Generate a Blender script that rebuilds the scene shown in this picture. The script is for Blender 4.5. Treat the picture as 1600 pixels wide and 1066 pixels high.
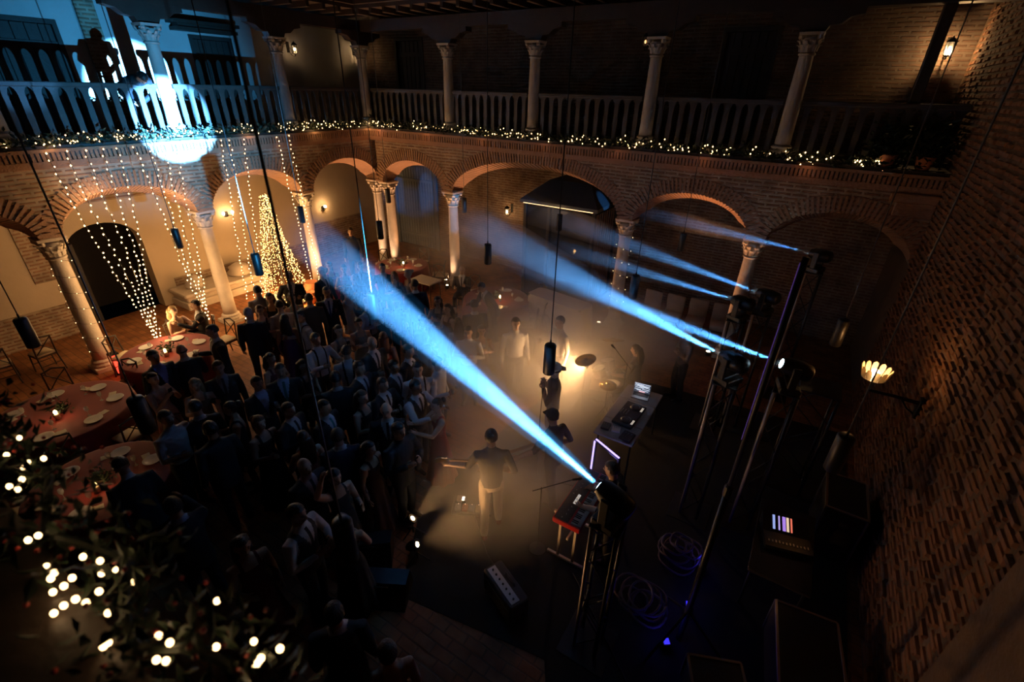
import bpy, math, random
from mathutils import Vector, Matrix, Quaternion
random.seed(7)
for _o in list(bpy.data.objects):
    bpy.data.objects.remove(_o)
scene = bpy.context.scene
COL = scene.collection
PI = math.pi

# ------------------------------------------------------------------ camera
cam_data = bpy.data.cameras.new('camera')
cam = bpy.data.objects.new('camera', cam_data)
COL.objects.link(cam)
cam_data.sensor_width = 36.0
cam_data.lens = 16.382
cam_data.clip_start = 0.02
cam_data.clip_end = 200
CR, CU, CF = Vector((0.847377, 0.530525, 0.022267)), Vector((-0.269064, 0.392851, 0.879359)), Vector((-0.457774, 0.75114, -0.475638))
cam.matrix_world = Matrix(((CR.x, CU.x, -CF.x, 0.0), (CR.y, CU.y, -CF.y, 0.0), (CR.z, CU.z, -CF.z, 6.0), (0, 0, 0, 1)))
cam_data.dof.use_dof = True
cam_data.dof.focus_distance = 11.0
cam_data.dof.aperture_fstop = 1.6
scene.camera = cam

# ------------------------------------------------------------------ night sky
world = bpy.data.worlds.new('night_sky')
scene.world = world
world.use_nodes = True
_bg = world.node_tree.nodes['Background']
_bg.inputs[0].default_value = (0.10, 0.16, 0.30, 1)
_bg.inputs[1].default_value = 0.0015

# ------------------------------------------------------------------ view
vs = scene.view_settings
vs.view_transform = 'Standard'
vs.look = 'None'
vs.gamma = 1.0
vs.use_curve_mapping = False
vs.exposure = 0.0
cy = scene.cycles
cy.use_denoising = True
cy.max_bounces = 4
cy.diffuse_bounces = 2
cy.glossy_bounces = 2
cy.transmission_bounces = 3
cy.transparent_max_bounces = 8
cy.volume_bounces = 2
cy.sample_clamp_indirect = 2.0
cy.use_light_tree = True
cy.use_adaptive_sampling = True
cy.adaptive_threshold = 0.05
cy.adaptive_min_samples = 16
cy.volume_step_rate = 2.0
cy.volume_max_steps = 96
cy.caustics_reflective = False
cy.caustics_refractive = False

WARM = (1.0, 0.58, 0.24)
AMBER = (1.0, 0.50, 0.16)
BLUE = (0.10, 0.42, 1.0)


def lamp(name, kind, loc, power, color, size=0.05, target=None, angle=None, blend=0.3, parent=None):
    d = bpy.data.lights.new(name, kind)
    d.energy = power
    d.color = color
    if kind in ('POINT', 'SPOT'):
        d.shadow_soft_size = size
    if kind == 'SPOT':
        d.spot_size = angle
        d.spot_blend = blend
    o = bpy.data.objects.new(name, d)
    COL.objects.link(o)
    o.location = loc
    if target is not None:
        o.rotation_euler = (Vector(target) - Vector(loc)).to_track_quat('-Z', 'Y').to_euler()
    if parent is not None:
        o.parent = parent
    return o


# ------------------------------------------------------------------ materials
MATS = {}


def nodes_of(name):
    m = bpy.data.materials.new(name)
    m.use_nodes = True
    nt = m.node_tree
    return m, nt, nt.nodes['Principled BSDF']


def mat(name, col, rough=0.6, metal=0.0, var=0.15, scale=8.0, bump=0.0, bscale=None, sheen=0.0, spec=None):
    if name in MATS:
        return MATS[name]
    m, nt, b = nodes_of(name)
    L = nt.links
    tc = nt.nodes.new('ShaderNodeTexCoord')
    n = nt.nodes.new('ShaderNodeTexNoise')
    n.inputs['Scale'].default_value = scale
    n.inputs['Detail'].default_value = 3
    L.new(tc.outputs['Object'], n.inputs['Vector'])
    mx = nt.nodes.new('ShaderNodeMix')
    mx.data_type = 'RGBA'
    mx.inputs[6].default_value = (*[max(0, c * (1 - var)) for c in col], 1)
    mx.inputs[7].default_value = (*[min(1, c * (1 + var)) for c in col], 1)
    L.new(n.outputs['Fac'], mx.inputs[0])
    L.new(mx.outputs[2], b.inputs['Base Color'])
    b.inputs['Roughness'].default_value = rough
    b.inputs['Metallic'].default_value = metal
    if spec is not None:
        b.inputs['Specular IOR Level'].default_value = spec
    if sheen:
        b.inputs['Sheen Weight'].default_value = sheen
    if bump:
        bp = nt.nodes.new('ShaderNodeBump')
        bp.inputs['Strength'].default_value = bump
        bp.inputs['Distance'].default_value = 0.02
        n2 = nt.nodes.new('ShaderNodeTexNoise')
        n2.inputs['Scale'].default_value = bscale or scale * 4
        n2.inputs['Detail'].default_value = 4
        L.new(tc.outputs['Object'], n2.inputs['Vector'])
        L.new(n2.outputs['Fac'], bp.inputs['Height'])
        L.new(bp.outputs['Normal'], b.inputs['Normal'])
    MATS[name] = m
    return m


def brick_mat(name, axis, c1, c2, cm, bw=0.29, bh=0.075, mortar=0.022, rough=0.85, bump=0.8, patch=None):
    """brick courses on a wall; axis 'x' / 'y' is the run of the wall, 'f' the floor"""
    if name in MATS:
        return MATS[name]
    m, nt, b = nodes_of(name)
    L = nt.links
    tc = nt.nodes.new('ShaderNodeTexCoord')
    sp = nt.nodes.new('ShaderNodeSeparateXYZ')
    cb = nt.nodes.new('ShaderNodeCombineXYZ')
    L.new(tc.outputs['Object'], sp.inputs[0])
    if axis == 'x':
        L.new(sp.outputs[0], cb.inputs[0]); L.new(sp.outputs[2], cb.inputs[1])
    elif axis == 'y':
        L.new(sp.outputs[1], cb.inputs[0]); L.new(sp.outputs[2], cb.inputs[1])
    else:
        L.new(sp.outputs[0], cb.inputs[0]); L.new(sp.outputs[1], cb.inputs[1])
    wob = nt.nodes.new('ShaderNodeTexNoise')
    wob.inputs['Scale'].default_value = 1.7
    L.new(tc.outputs['Object'], wob.inputs['Vector'])
    wm = nt.nodes.new('ShaderNodeMixRGB')
    wm.blend_type = 'ADD'
    wm.inputs[0].default_value = 0.05
    L.new(cb.outputs[0], wm.inputs[1])
    L.new(wob.outputs['Color'], wm.inputs[2])
    br = nt.nodes.new('ShaderNodeTexBrick')
    br.inputs['Color1'].default_value = (*c1, 1)
    br.inputs['Color2'].default_value = (*c2, 1)
    br.inputs['Mortar'].default_value = (*cm, 1)
    br.inputs['Scale'].default_value = 1.0
    br.inputs['Mortar Size'].default_value = mortar
    br.inputs['Mortar Smooth'].default_value = 0.3
    br.inputs['Brick Width'].default_value = bw
    br.inputs['Row Height'].default_value = bh
    L.new(wm.outputs[0], br.inputs['Vector'])
    n = nt.nodes.new('ShaderNodeTexNoise')
    n.inputs['Scale'].default_value = 3.0
    n.inputs['Detail'].default_value = 5
    L.new(tc.outputs['Object'], n.inputs['Vector'])
    mr = nt.nodes.new('ShaderNodeMapRange')
    mr.inputs['From Min'].default_value = 0.3
    mr.inputs['From Max'].default_value = 0.7
    mr.inputs['To Min'].default_value = 0.6
    mr.inputs['To Max'].default_value = 1.25
    L.new(n.outputs['Fac'], mr.inputs['Value'])
    mu = nt.nodes.new('ShaderNodeMixRGB')
    mu.blend_type = 'MULTIPLY'
    mu.inputs[0].default_value = 1
    L.new(br.outputs['Color'], mu.inputs[1])
    L.new(mr.outputs['Result'], mu.inputs[2])
    L.new(mu.outputs[0], b.inputs['Base Color'])
    b.inputs['Roughness'].default_value = rough
    ad = nt.nodes.new('ShaderNodeMath')
    ad.operation = 'MULTIPLY_ADD'
    ad.inputs[1].default_value = -1.0
    L.new(br.outputs['Fac'], ad.inputs[0])
    L.new(n.outputs['Fac'], ad.inputs[2])
    bp = nt.nodes.new('ShaderNodeBump')
    bp.inputs['Strength'].default_value = bump
    bp.inputs['Distance'].default_value = 0.02
    L.new(ad.outputs[0], bp.inputs['Height'])
    L.new(bp.outputs['Normal'], b.inputs['Normal'])
    MATS[name] = m
    return m


def glow(name, col, strength, sample=True, dim=None):
    """a lit bulb, lens, screen or tube"""
    if name in MATS:
        return MATS[name]
    m, nt, b = nodes_of(name)
    b.inputs['Base Color'].default_value = (*col, 1)
    b.inputs['Emission Color'].default_value = (*col, 1)
    b.inputs['Emission Strength'].default_value = strength
    if not sample:
        m.cycles.emission_sampling = 'NONE'
    MATS[name] = m
    return m


def glass_mat(name, col=(0.9, 0.95, 1.0), rough=0.05, alpha=0.25):
    if name in MATS:
        return MATS[name]
    m, nt, b = nodes_of(name)
    b.inputs['Base Color'].default_value = (*col, 1)
    b.inputs['Roughness'].default_value = rough
    b.inputs['Alpha'].default_value = alpha
    MATS[name] = m
    return m


# ------------------------------------------------------------------ mesh builder
class MB:
    def __init__(s):
        s.v, s.f, s.m = [], [], []

    def add(s, vs_, fs_, mi=0):
        k = len(s.v)
        s.v += [tuple(x) for x in vs_]
        for f in fs_:
            s.f.append([k + i for i in f]); s.m.append(mi)
        return s

    def box(s, x0, x1, y0, y1, z0, z1, mi=0):
        v = [(x0, y0, z0), (x1, y0, z0), (x1, y1, z0), (x0, y1, z0), (x0, y0, z1), (x1, y0, z1), (x1, y1, z1), (x0, y1, z1)]
        f = [(0, 3, 2, 1), (4, 5, 6, 7), (0, 1, 5, 4), (1, 2, 6, 5), (2, 3, 7, 6), (3, 0, 4, 7)]
        return s.add(v, f, mi)

    def bbox(s, x0, x1, y0, y1, z0, z1, b=0.01, mi=0):
        """box with chamfered vertical and top edges"""
        b = min(b, abs(x1 - x0) / 3, abs(y1 - y0) / 3, abs(z1 - z0) / 3)
        def ring(i, z):
            return [(x0 + i + b, y0 + i, z), (x1 - i - b, y0 + i, z), (x1 - i, y0 + i + b, z), (x1 - i, y1 - i - b, z),
                    (x1 - i - b, y1 - i, z), (x0 + i + b, y1 - i, z), (x0 + i, y1 - i - b, z), (x0 + i, y0 + i + b, z)]
        return s.loft([ring(b * 0.6, z0), ring(0, z0 + b), ring(0, z1 - b), ring(b * 0.6, z1)], mi)

    def loft(s, rings, mi=0, cap=True, close=True):
        n = len(rings[0]); k = len(s.v)
        for r in rings:
            s.v += [tuple(x) for x in r]
        for i in range(len(rings) - 1):
            for j in range(n if close else n - 1):
                a = k + i * n + j; b = k + i * n + (j + 1) % n
                s.f.append([a, b, b + n, a + n]); s.m.append(mi)
        if cap and close:
            s.f.append([k + j for j in range(n)][::-1]); s.m.append(mi)
            q = k + (len(rings) - 1) * n
            s.f.append([q + j for j in range(n)]); s.m.append(mi)
        return s

    def tube(s, pts, rad, n=8, mi=0, cap=True, flat=1.0, up=None):
        pts = [Vector(x) for x in pts]
        if not isinstance(rad, (list, tuple)):
            rad = [rad] * len(pts)
        rings = []
        u = None
        for i, q in enumerate(pts):
            t = (pts[min(i + 1, len(pts) - 1)] - pts[max(i - 1, 0)])
            t = t.normalized() if t.length > 1e-9 else Vector((0, 0, 1))
            if u is None:
                ref = Vector(up) if up else (Vector((0, 0, 1)) if abs(t.z) < 0.9 else Vector((0, 1, 0)))
                u = ref - t * ref.dot(t)
            else:
                u = u - t * u.dot(t)
            u.normalize()
            w = t.cross(u)
            rings.append([q + (w * math.cos(2 * PI * j / n) + u * (flat * math.sin(2 * PI * j / n))) * rad[i] for j in range(n)])
        return s.loft(rings, mi, cap)

    def rtube(s, pts, rad, n=10, mi=0, flat=1.0, up=None):
        """tube with rounded ends"""
        pts = [Vector(x) for x in pts]
        if not isinstance(rad, (list, tuple)):
            rad = [rad] * len(pts)
        d0 = (pts[0] - pts[1]).normalized(); d1 = (pts[-1] - pts[-2]).normalized()
        P = [pts[0] + d0 * rad[0] * .95, pts[0] + d0 * rad[0] * .6] + pts + [pts[-1] + d1 * rad[-1] * .6, pts[-1] + d1 * rad[-1] * .95]
        R = [rad[0] * .3, rad[0] * .8] + list(rad) + [rad[-1] * .8, rad[-1] * .3]
        return s.tube(P, R, n, mi, True, flat, up)

    def lathe(s, prof, c=(0, 0, 0), n=16, mi=0, axis=None, cap=True):
        """prof: list of (r, h) along the axis (default z)"""
        c = Vector(c)
        if axis is None:
            q = Quaternion()
        else:
            q = Vector((0, 0, 1)).rotation_difference(Vector(axis).normalized())
        rings = [[c + q @ Vector((r * math.cos(2 * PI * j / n), r * math.sin(2 * PI * j / n), h)) for j in range(n)] for r, h in prof]
        return s.loft(rings, mi, cap)

    def ball(s, c, r, n=10, m=6, mi=0, sc=(1, 1, 1)):
        c = Vector(c)
        k = len(s.v)
        s.v.append((c.x, c.y, c.z - r * sc[2]))
        for i in range(1, m):
            a = -PI / 2 + PI * i / m
            for j in range(n):
                t = 2 * PI * j / n
                s.v.append((c.x + r * sc[0] * math.cos(a) * math.cos(t), c.y + r * sc[1] * math.cos(a) * math.sin(t), c.z + r * sc[2] * math.sin(a)))
        s.v.append((c.x, c.y, c.z + r * sc[2]))
        top = k + 1 + (m - 1) * n
        for j in range(n):
            s.f.append([k, k + 1 + (j + 1) % n, k + 1 + j]); s.m.append(mi)
            for i in range(m - 2):
                a = k + 1 + i * n + j; b = k + 1 + i * n + (j + 1) % n
                s.f.append([a, b, b + n, a + n]); s.m.append(mi)
            a = k + 1 + (m - 2) * n
            s.f.append([a + j, a + (j + 1) % n, top]); s.m.append(mi)
        return s

    def octa(s, c, r, mi=0, st=1.3):
        x, y, z = c
        v = [(x - r, y, z), (x + r, y, z), (x, y - r, z), (x, y + r, z), (x, y, z - r * st), (x, y, z + r * st)]
        return s.add(v, [(1, 3, 5), (3, 0, 5), (0, 2, 5), (2, 1, 5), (3, 1, 4), (0, 3, 4), (2, 0, 4), (1, 2, 4)], mi)

    def prism(s, poly, a, b, mi=0):
        """poly: list of 3d points; extruded by vector (b - a)"""
        d = Vector(b) - Vector(a)
        r0 = [Vector(q) for q in poly]
        return s.loft([r0, [q + d for q in r0]], mi)

    def bar(s, a, b, w, h=None, mi=0):
        a, b = Vector(a), Vector(b)
        t = (b - a).normalized()
        ref = Vector((0, 0, 1)) if abs(t.z) < 0.95 else Vector((0, 1, 0))
        sd = t.cross(ref).normalized() * (w / 2)
        up = sd.cross(t).normalized() * ((h or w) / 2)
        r = lambda c: [c - sd - up, c + sd - up, c + sd + up, c - sd + up]
        return s.loft([r(a), r(b)], mi)

    def xf(s, M, start=0):
        s.v[start:] = [tuple(M @ Vector(q)) for q in s.v[start:]]
        return s

    def mesh(s, name, mats, smooth=False):
        me = bpy.data.meshes.new(name)
        me.from_pydata(s.v, [], s.f)
        for m in (mats if isinstance(mats, (list, tuple)) else [mats]):
            me.materials.append(m)
        if len(me.materials) > 1:
            me.polygons.foreach_set('material_index', s.m)
        if smooth:
            me.polygons.foreach_set('use_smooth', [True] * len(me.polygons))
        me.update()
        return me

    def build(s, name, mats, parent=None, smooth=False):
        return link(name, s.mesh(name, mats, smooth), parent)


def link(name, me, parent=None):
    o = bpy.data.objects.new(name, me)
    COL.objects.link(o)
    if parent is not None:
        o.parent = parent
    return o


def thing(name, label, cat, loc=(0, 0, 0), rotz=0.0, group=None):
    o = bpy.data.objects.new(name, None)
    COL.objects.link(o)
    o.empty_display_size = 0.1
    o.location = loc
    o.rotation_euler = (0, 0, rotz)
    tag(o, label, cat, group)
    return o


def tag(o, label, cat, group=None, kind=None):
    o['label'] = label
    o['category'] = cat
    if group:
        o['group'] = group
    if kind:
        o['kind'] = kind
    return o


def struct(name, mb, m, parent=None, smooth=False):
    o = mb.build(name, m, parent, smooth)
    o['kind'] = 'structure'
    return o


def stuff(o):
    o['kind'] = 'stuff'
    return o


def dup(root, loc, rotz, label, group=None):
    def cp(o, parent):
        c = o.copy()
        COL.objects.link(c)
        c.parent = parent
        for ch in list(o.children):
            cp(ch, c)
        return c
    r = cp(root, None)
    r.location = loc
    r.rotation_euler = (0, 0, rotz)
    r['label'] = label
    if group:
        r['group'] = group
    return r

# ================================================================== materials of the place
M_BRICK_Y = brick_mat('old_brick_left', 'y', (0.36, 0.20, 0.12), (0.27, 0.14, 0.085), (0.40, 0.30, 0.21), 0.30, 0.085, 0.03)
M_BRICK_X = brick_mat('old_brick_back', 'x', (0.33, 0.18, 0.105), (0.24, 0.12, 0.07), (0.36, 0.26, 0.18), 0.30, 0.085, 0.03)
M_BRICK_UP = brick_mat('gallery_shaded_brick', 'x', (0.15, 0.085, 0.055), (0.10, 0.055, 0.035), (0.13, 0.095, 0.07), 0.30, 0.085, 0.03)  # copy of the back brick with the gallery's dimness put into its colour
M_FLOOR = brick_mat('courtyard_paving', 'f', (0.36, 0.14, 0.05), (0.28, 0.105, 0.038), (0.19, 0.085, 0.035), 0.28, 0.14, 0.012, 0.7, 0.45)
M_VOUSSOIR = mat('voussoir_brick', (0.34, 0.19, 0.115), 0.85, var=0.3, scale=2.2, bump=0.6, bscale=30)
M_RUBBLE = mat('rough_wall_brick', (0.19, 0.085, 0.04), 0.9, var=0.55, scale=1.6, bump=0.9, bscale=18)
M_MORTAR = mat('old_mortar', (0.12, 0.075, 0.045), 0.95, var=0.3, scale=5, bump=0.8, bscale=25)
M_PLASTER = mat('warm_plaster', (0.55, 0.43, 0.30), 0.85, var=0.18, scale=1.2, bump=0.25, bscale=9)
M_PLASTER_UP = mat('gallery_plaster', (0.52, 0.50, 0.48), 0.85, var=0.2, scale=1.4, bump=0.25, bscale=9)
M_STONE = mat('pale_column_stone', (0.56, 0.47, 0.38), 0.7, var=0.22, scale=5, bump=0.35, bscale=22)
M_STONE_UP = mat('gallery_column_stone', (0.40, 0.37, 0.33), 0.7, var=0.2, scale=5, bump=0.35, bscale=22)
M_WOOD = mat('dark_stained_wood', (0.035, 0.022, 0.015), 0.55, var=0.4, scale=6, bump=0.2, bscale=30)
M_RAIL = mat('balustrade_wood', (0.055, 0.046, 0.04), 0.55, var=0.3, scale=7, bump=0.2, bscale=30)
M_DOOR = mat('dark_door_wood', (0.030, 0.024, 0.020), 0.6, var=0.4, scale=5, bump=0.3, bscale=20)
M_BLUEDOOR = mat('grey_blue_door_boards', (0.16, 0.20, 0.26), 0.6, var=0.25, scale=5, bump=0.2, bscale=20)
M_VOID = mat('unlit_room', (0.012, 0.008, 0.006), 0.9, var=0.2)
M_BLACK = mat('matt_black_metal', (0.012, 0.012, 0.013), 0.45, var=0.2)
M_IRON = mat('wrought_iron', (0.02, 0.017, 0.015), 0.5, 0.6, var=0.3)
M_STEEL = mat('brushed_aluminium', (0.45, 0.45, 0.46), 0.35, 0.9, var=0.1)

XL, YB, XR = -13.02, 11.9, 2.05          # column line left, column line back, face of the plain wall
LX0, LX1 = -12.77, -13.27                # front and back face of the left arcade
BY0, BY1 = 11.65, 12.15
XW, YW = -15.6, 14.5                     # rear walls of the galleries
ZS, ZT = 3.12, 4.62                      # arch spring, top of the arcade wall
ZG = 4.84                                # gallery floor

# ------------------------------------------------------------------ floor
struct('floor', MB().box(XW - 0.3, XR + 0.4, -4.0, YW + 0.4, -0.2, 0.0), M_FLOOR)


def arcade(name, bays, mapf, brickmat, depth=0.5):
    """bays: (s0, s1, crown).  mapf(s, d, z) -> world; d = 0 front .. depth back"""
    mb = MB()
    N = 28
    for s0, s1, zc in bays:
        a = (s1 - s0) / 2 - 0.19
        c = (s0 + s1) / 2
        b = zc - ZS
        cur = [(c - a * math.cos(PI * i / N), ZS + b * math.sin(PI * i / N)) for i in range(N + 1)]
        for d, flip in ((0, False), (depth, True)):
            for i in range(N):
                q = [mapf(cur[i][0], d, cur[i][1]), mapf(cur[i + 1][0], d, cur[i + 1][1]), mapf(cur[i + 1][0], d, ZT), mapf(cur[i][0], d, ZT)]
                mb.add(q, [(3, 2, 1, 0) if flip else (0, 1, 2, 3)])
            for u, v in ((s0, c - a), (c + a, s1)):
                q = [mapf(u, d, ZS), mapf(v, d, ZS), mapf(v, d, ZT), mapf(u, d, ZT)]
                mb.add(q, [(3, 2, 1, 0) if flip else (0, 1, 2, 3)])
        for i in range(N):
            q = [mapf(cur[i][0], 0, cur[i][1]), mapf(cur[i][0], depth, cur[i][1]), mapf(cur[i + 1][0], depth, cur[i + 1][1]), mapf(cur[i + 1][0], 0, cur[i + 1][1])]
            mb.add(q, [(0, 1, 2, 3)])
        for u, v in ((s0, c - a), (c + a, s1)):
            mb.add([mapf(u, 0, ZS), mapf(v, 0, ZS), mapf(v, depth, ZS), mapf(u, depth, ZS)], [(0, 1, 2, 3)])
        mb.add([mapf(s0, 0, ZT), mapf(s1, 0, ZT), mapf(s1, depth, ZT), mapf(s0, depth, ZT)], [(0, 1, 2, 3)])
    w = struct(name, mb, brickmat)
    # splayed brick underside of the arches, lower towards the back
    NS = 56
    for s0, s1, zc in bays:
        a = (s1 - s0) / 2 - 0.19
        c = (s0 + s1) / 2
        b = zc - ZS
        sp = MB()
        fr, rr_, rt = [], [], []
        for i in range(NS + 1):
            t_ = PI * i / NS
            off = 0.20 * min(1.0, 2.5 * math.sin(t_))
            fr.append(mapf(c - (a + 0.01) * math.cos(t_), -0.015, ZS + (b + 0.01) * math.sin(t_)))
            rr_.append(mapf(c - (a - off) * math.cos(t_), depth, ZS + (b - off) * math.sin(t_)))
            rt.append(mapf(c - a * math.cos(t_), depth + 0.01, ZS + b * math.sin(t_)))
        for i in range(NS):
            # every brick its own facet, the joint between two a little deeper
            f0, f1, r0, r1 = (Vector(q) for q in (fr[i], fr[i + 1], rr_[i], rr_[i + 1]))
            up = Vector((0, 0, 0.012))
            g = 0.14
            A, B, C, D = f0.lerp(f1, g), f0.lerp(f1, 1 - g), r0.lerp(r1, 1 - g), r0.lerp(r1, g)
            sp.add([f0 + up, A + up, D + up, r0 + up], [(0, 1, 2, 3)])
            sp.add([A, B, C, D], [(0, 1, 2, 3)])
            sp.add([A + up, A, D, D + up], [(0, 1, 2, 3)])
            sp.add([B, B + up, C + up, C], [(0, 1, 2, 3)])
            sp.add([B + up, f1 + up, r1 + up, C + up], [(0, 1, 2, 3)])
            sp.add([rr_[i], rr_[i + 1], rt[i + 1], rt[i]], [(0, 1, 2, 3)])
        sp.build('splayed_soffit', M_VOUSSOIR, w)
    # voussoirs: one brick shape, laid round every arch
    bm = MB().box(-0.026, 0.026, -0.022, 0.03, -0.008, 0.33).mesh('brick', M_VOUSSOIR)
    o0 = Vector(mapf(0, 0, 0)); es = Vector(mapf(1, 0, 0)) - o0; ed = Vector(mapf(0, 1, 0)) - o0; ez = Vector((0, 0, 1))
    rr = random.Random(3)
    for s0, s1, zc in bays:
        a = (s1 - s0) / 2 - 0.19
        c = (s0 + s1) / 2
        b = zc - ZS
        fine = [(c - a * math.cos(PI * i / 400), ZS + b * math.sin(PI * i / 400)) for i in range(401)]
        acc, nxt = 0.0, 0.04
        for i in range(400):
            seg = math.hypot(fine[i + 1][0] - fine[i][0], fine[i + 1][1] - fine[i][1])
            acc += seg
            if acc >= nxt and acc:
                nxt += 0.084
                s, z = fine[i]
                nx, nz = (s - c) / (a * a), (z - ZS) / (b * b)
                l = math.hypot(nx, nz); nx /= l; nz /= l
                zaxis = es * nx + ez * nz
                yaxis = ed.normalized()
                xaxis = yaxis.cross(zaxis)
                k = o0 + es * s + ed * rr.uniform(-0.006, 0.006) + ez * z
                br = link('brick', bm, w)
                br.matrix_local = Matrix(((xaxis.x, yaxis.x, zaxis.x, k.x), (xaxis.y, yaxis.y, zaxis.y, k.y), (xaxis.z, yaxis.z, zaxis.z, k.z), (0, 0, 0, 1)))
    return w


mapL = lambda s, d, z: (LX0 - d, s, z)
mapB = lambda s, d, z: (s, BY0 + d, z)
wall_left = arcade('wall_left', [(-3.1, -0.04, 3.94), (-0.04, 2.96, 3.94), (2.96, 6.0, 3.94), (6.0, 9.0, 3.96), (9.0, 12.0, 3.97)], mapL, M_BRICK_Y)
wall_back = arcade('wall_back', [(-12.55, -9.59, 3.93), (-9.59, -3.84, 4.24), (-3.84, -0.78, 3.97), (-0.78, 2.2, 3.95)], mapB, M_BRICK_X)


def cornice(wall, s0, s1, mapf):
    """projecting bands and the row of bricks on edge"""
    mb = MB()
    def band(z0, z1, out, back=0.3):
        a = mapf(s0, -out, z0); b = mapf(s1, back, z1)
        mb.box(min(a[0], b[0]), max(a[0], b[0]), min(a[1], b[1]), max(a[1], b[1]), z0, z1)
    band(4.44, 4.50, 0.035)
    band(4.50, 4.56, 0.06)
    band(4.72, 4.78, 0.10)
    mb.build('cornice_band', M_VOUSSOIR, wall)
    e = MB()
    s = s0
    rr = random.Random(5)
    while s < s1:
        o = 0.075 + rr.uniform(-0.012, 0.012)
        a = mapf(s, -o, 4.56); b = mapf(s + 0.05, 0.1, 4.72)
        e.box(min(a[0], b[0]), max(a[0], b[0]), min(a[1], b[1]), max(a[1], b[1]), 4.565, 4.715)
        s += 0.078
    stuff(e.build('bricks_on_edge', M_VOUSSOIR, wall))


cornice(wall_left, -3.0, 11.62, mapL)
cornice(wall_back, -12.72, 2.04, mapB)

# ------------------------------------------------------------------ gallery floors and the walls behind the arcades
struct('floor_gallery_left', MB().box(XW, LX0 + 0.06, -4.0, YW, ZT + 0.003, ZG), M_WOOD)
struct('floor_gallery_back', MB().box(LX0 + 0.06, XR + 0.3, BY0 - 0.06, YW, ZT + 0.003, ZG), M_WOOD)
struct('floor_gallery_near', MB().box(LX0 + 0.06, XR, -3.2, 0.06, ZT, ZG - 0.02), M_WOOD)


def panel_wall(name, axis, pos, a0, a1, z0, z1, holes, m, thick=0.25):
    """wall with rectangular openings; holes: (a0, a1, z0, z1)"""
    aa = sorted({a0, a1, *[h[0] for h in holes], *[h[1] for h in holes]})
    zz = sorted({z0, z1, *[h[2] for h in holes], *[h[3] for h in holes]})
    mb = MB()
    sg = -1 if axis == 'x' else 1
    for i in range(len(aa) - 1):
        for j in range(len(zz) - 1):
            ca, cz = (aa[i] + aa[i + 1]) / 2, (zz[j] + zz[j + 1]) / 2
            if any(h[0] < ca < h[1] and h[2] < cz < h[3] for h in holes):
                continue
            if axis == 'x':
                mb.box(pos - thick, pos, aa[i], aa[i + 1], zz[j], zz[j + 1])
            else:
                mb.box(aa[i], aa[i + 1], pos, pos + thick, zz[j], zz[j + 1])
    return struct(name, mb, m)


wl = panel_wall('wall_arcade_left', 'x', XW, -4.0, YW + 0.25, 0, ZT, [(3.75, 5.45, 0, 2.7)], M_PLASTER, 0.4)
wb = panel_wall('wall_arcade_back', 'y', YW, XW, XR + 0.3, 0, ZT, [(-14.7, -12.45, 0, 3.35)], M_BRICK_X, 0.3)
# brickwork left bare round the plaster: low courses, a strip by the doorway and a band above it
bare = MB()
bare.box(XW, XW + 0.03, -4.0, 3.7, 0.0, 0.85)
bare.box(XW, XW + 0.03, 5.9, 11.0, 0.0, 0.75)
bare.box(XW, XW + 0.03, 2.95, 3.5, 1.5, 3.2)
bare.box(XW, XW + 0.03, 3.4, 6.1, 3.2, 3.55)
bare.box(XW, XW + 0.03, 11.0, 13.4, 0.0, 1.35)
bare.build('bare_brick_patches', M_BRICK_Y, wl)
struct('ceiling_arcade', MB().box(XW, LX1, -4.0, YW, ZT - 0.10, ZT).box(LX1, XR, BY1, YW, ZT - 0.10, ZT), M_WOOD)

# arched doorway with its dark room
db = MB()
N = 16
arc = [(4.6 - 0.85 * math.cos(PI * i / N), 2.05 + 0.62 * math.sin(PI * i / N)) for i in range(N + 1)]
for i in range(N):
    for x in (XW + 0.004, XW - 0.4):
        q = [(x, arc[i][0], arc[i][1]), (x, arc[i + 1][0], arc[i + 1][1]), (x, arc[i + 1][0], 2.7), (x, arc[i][0], 2.7)]
        db.add(q, [(0, 1, 2, 3)])
    db.add([(XW, *arc[i]), (XW - 0.4, *arc[i]), (XW - 0.4, *arc[i + 1]), (XW, *arc[i + 1])], [(0, 1, 2, 3)])
d1 = struct('door_1', db, M_PLASTER)
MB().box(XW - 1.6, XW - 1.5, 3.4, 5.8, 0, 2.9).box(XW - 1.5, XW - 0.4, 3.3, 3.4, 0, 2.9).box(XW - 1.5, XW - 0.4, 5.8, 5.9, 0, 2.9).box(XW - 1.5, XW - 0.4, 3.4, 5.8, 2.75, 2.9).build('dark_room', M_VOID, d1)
MB().box(XW - 0.32, XW - 0.26, 3.76, 4.0, 0.01, 2.2).build('open_leaf', M_DOOR, d1)

# tall boarded double door in the far corner
d2 = struct('door_2', MB().box(-14.72, -14.6, YW - 0.06, YW + 0.1, 0, 3.37).box(-12.55, -12.43, YW - 0.06, YW + 0.1, 0, 3.37).box(-14.6, -12.55, YW - 0.06, YW + 0.1, 3.25, 3.37), M_BLUEDOOR)
pl = MB().bbox(-0.062, 0.062, -0.02, 0.02, 0.02, 3.24, 0.008).mesh('plank', M_BLUEDOOR)
for i in range(15):
    b_ = link('plank', pl, d2)
    b_.location = (-14.53 + i * 0.137, YW + 0.02, 0)
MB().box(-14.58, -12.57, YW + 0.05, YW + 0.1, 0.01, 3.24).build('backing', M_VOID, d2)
MB().bar((-14.5, YW - 0.02, 0.5), (-12.65, YW - 0.02, 0.5), 0.04, 0.1).bar((-14.5, YW - 0.02, 2.7), (-12.65, YW - 0.02, 2.7), 0.04, 0.1).build('ledge', M_BLUEDOOR, d2)

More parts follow.
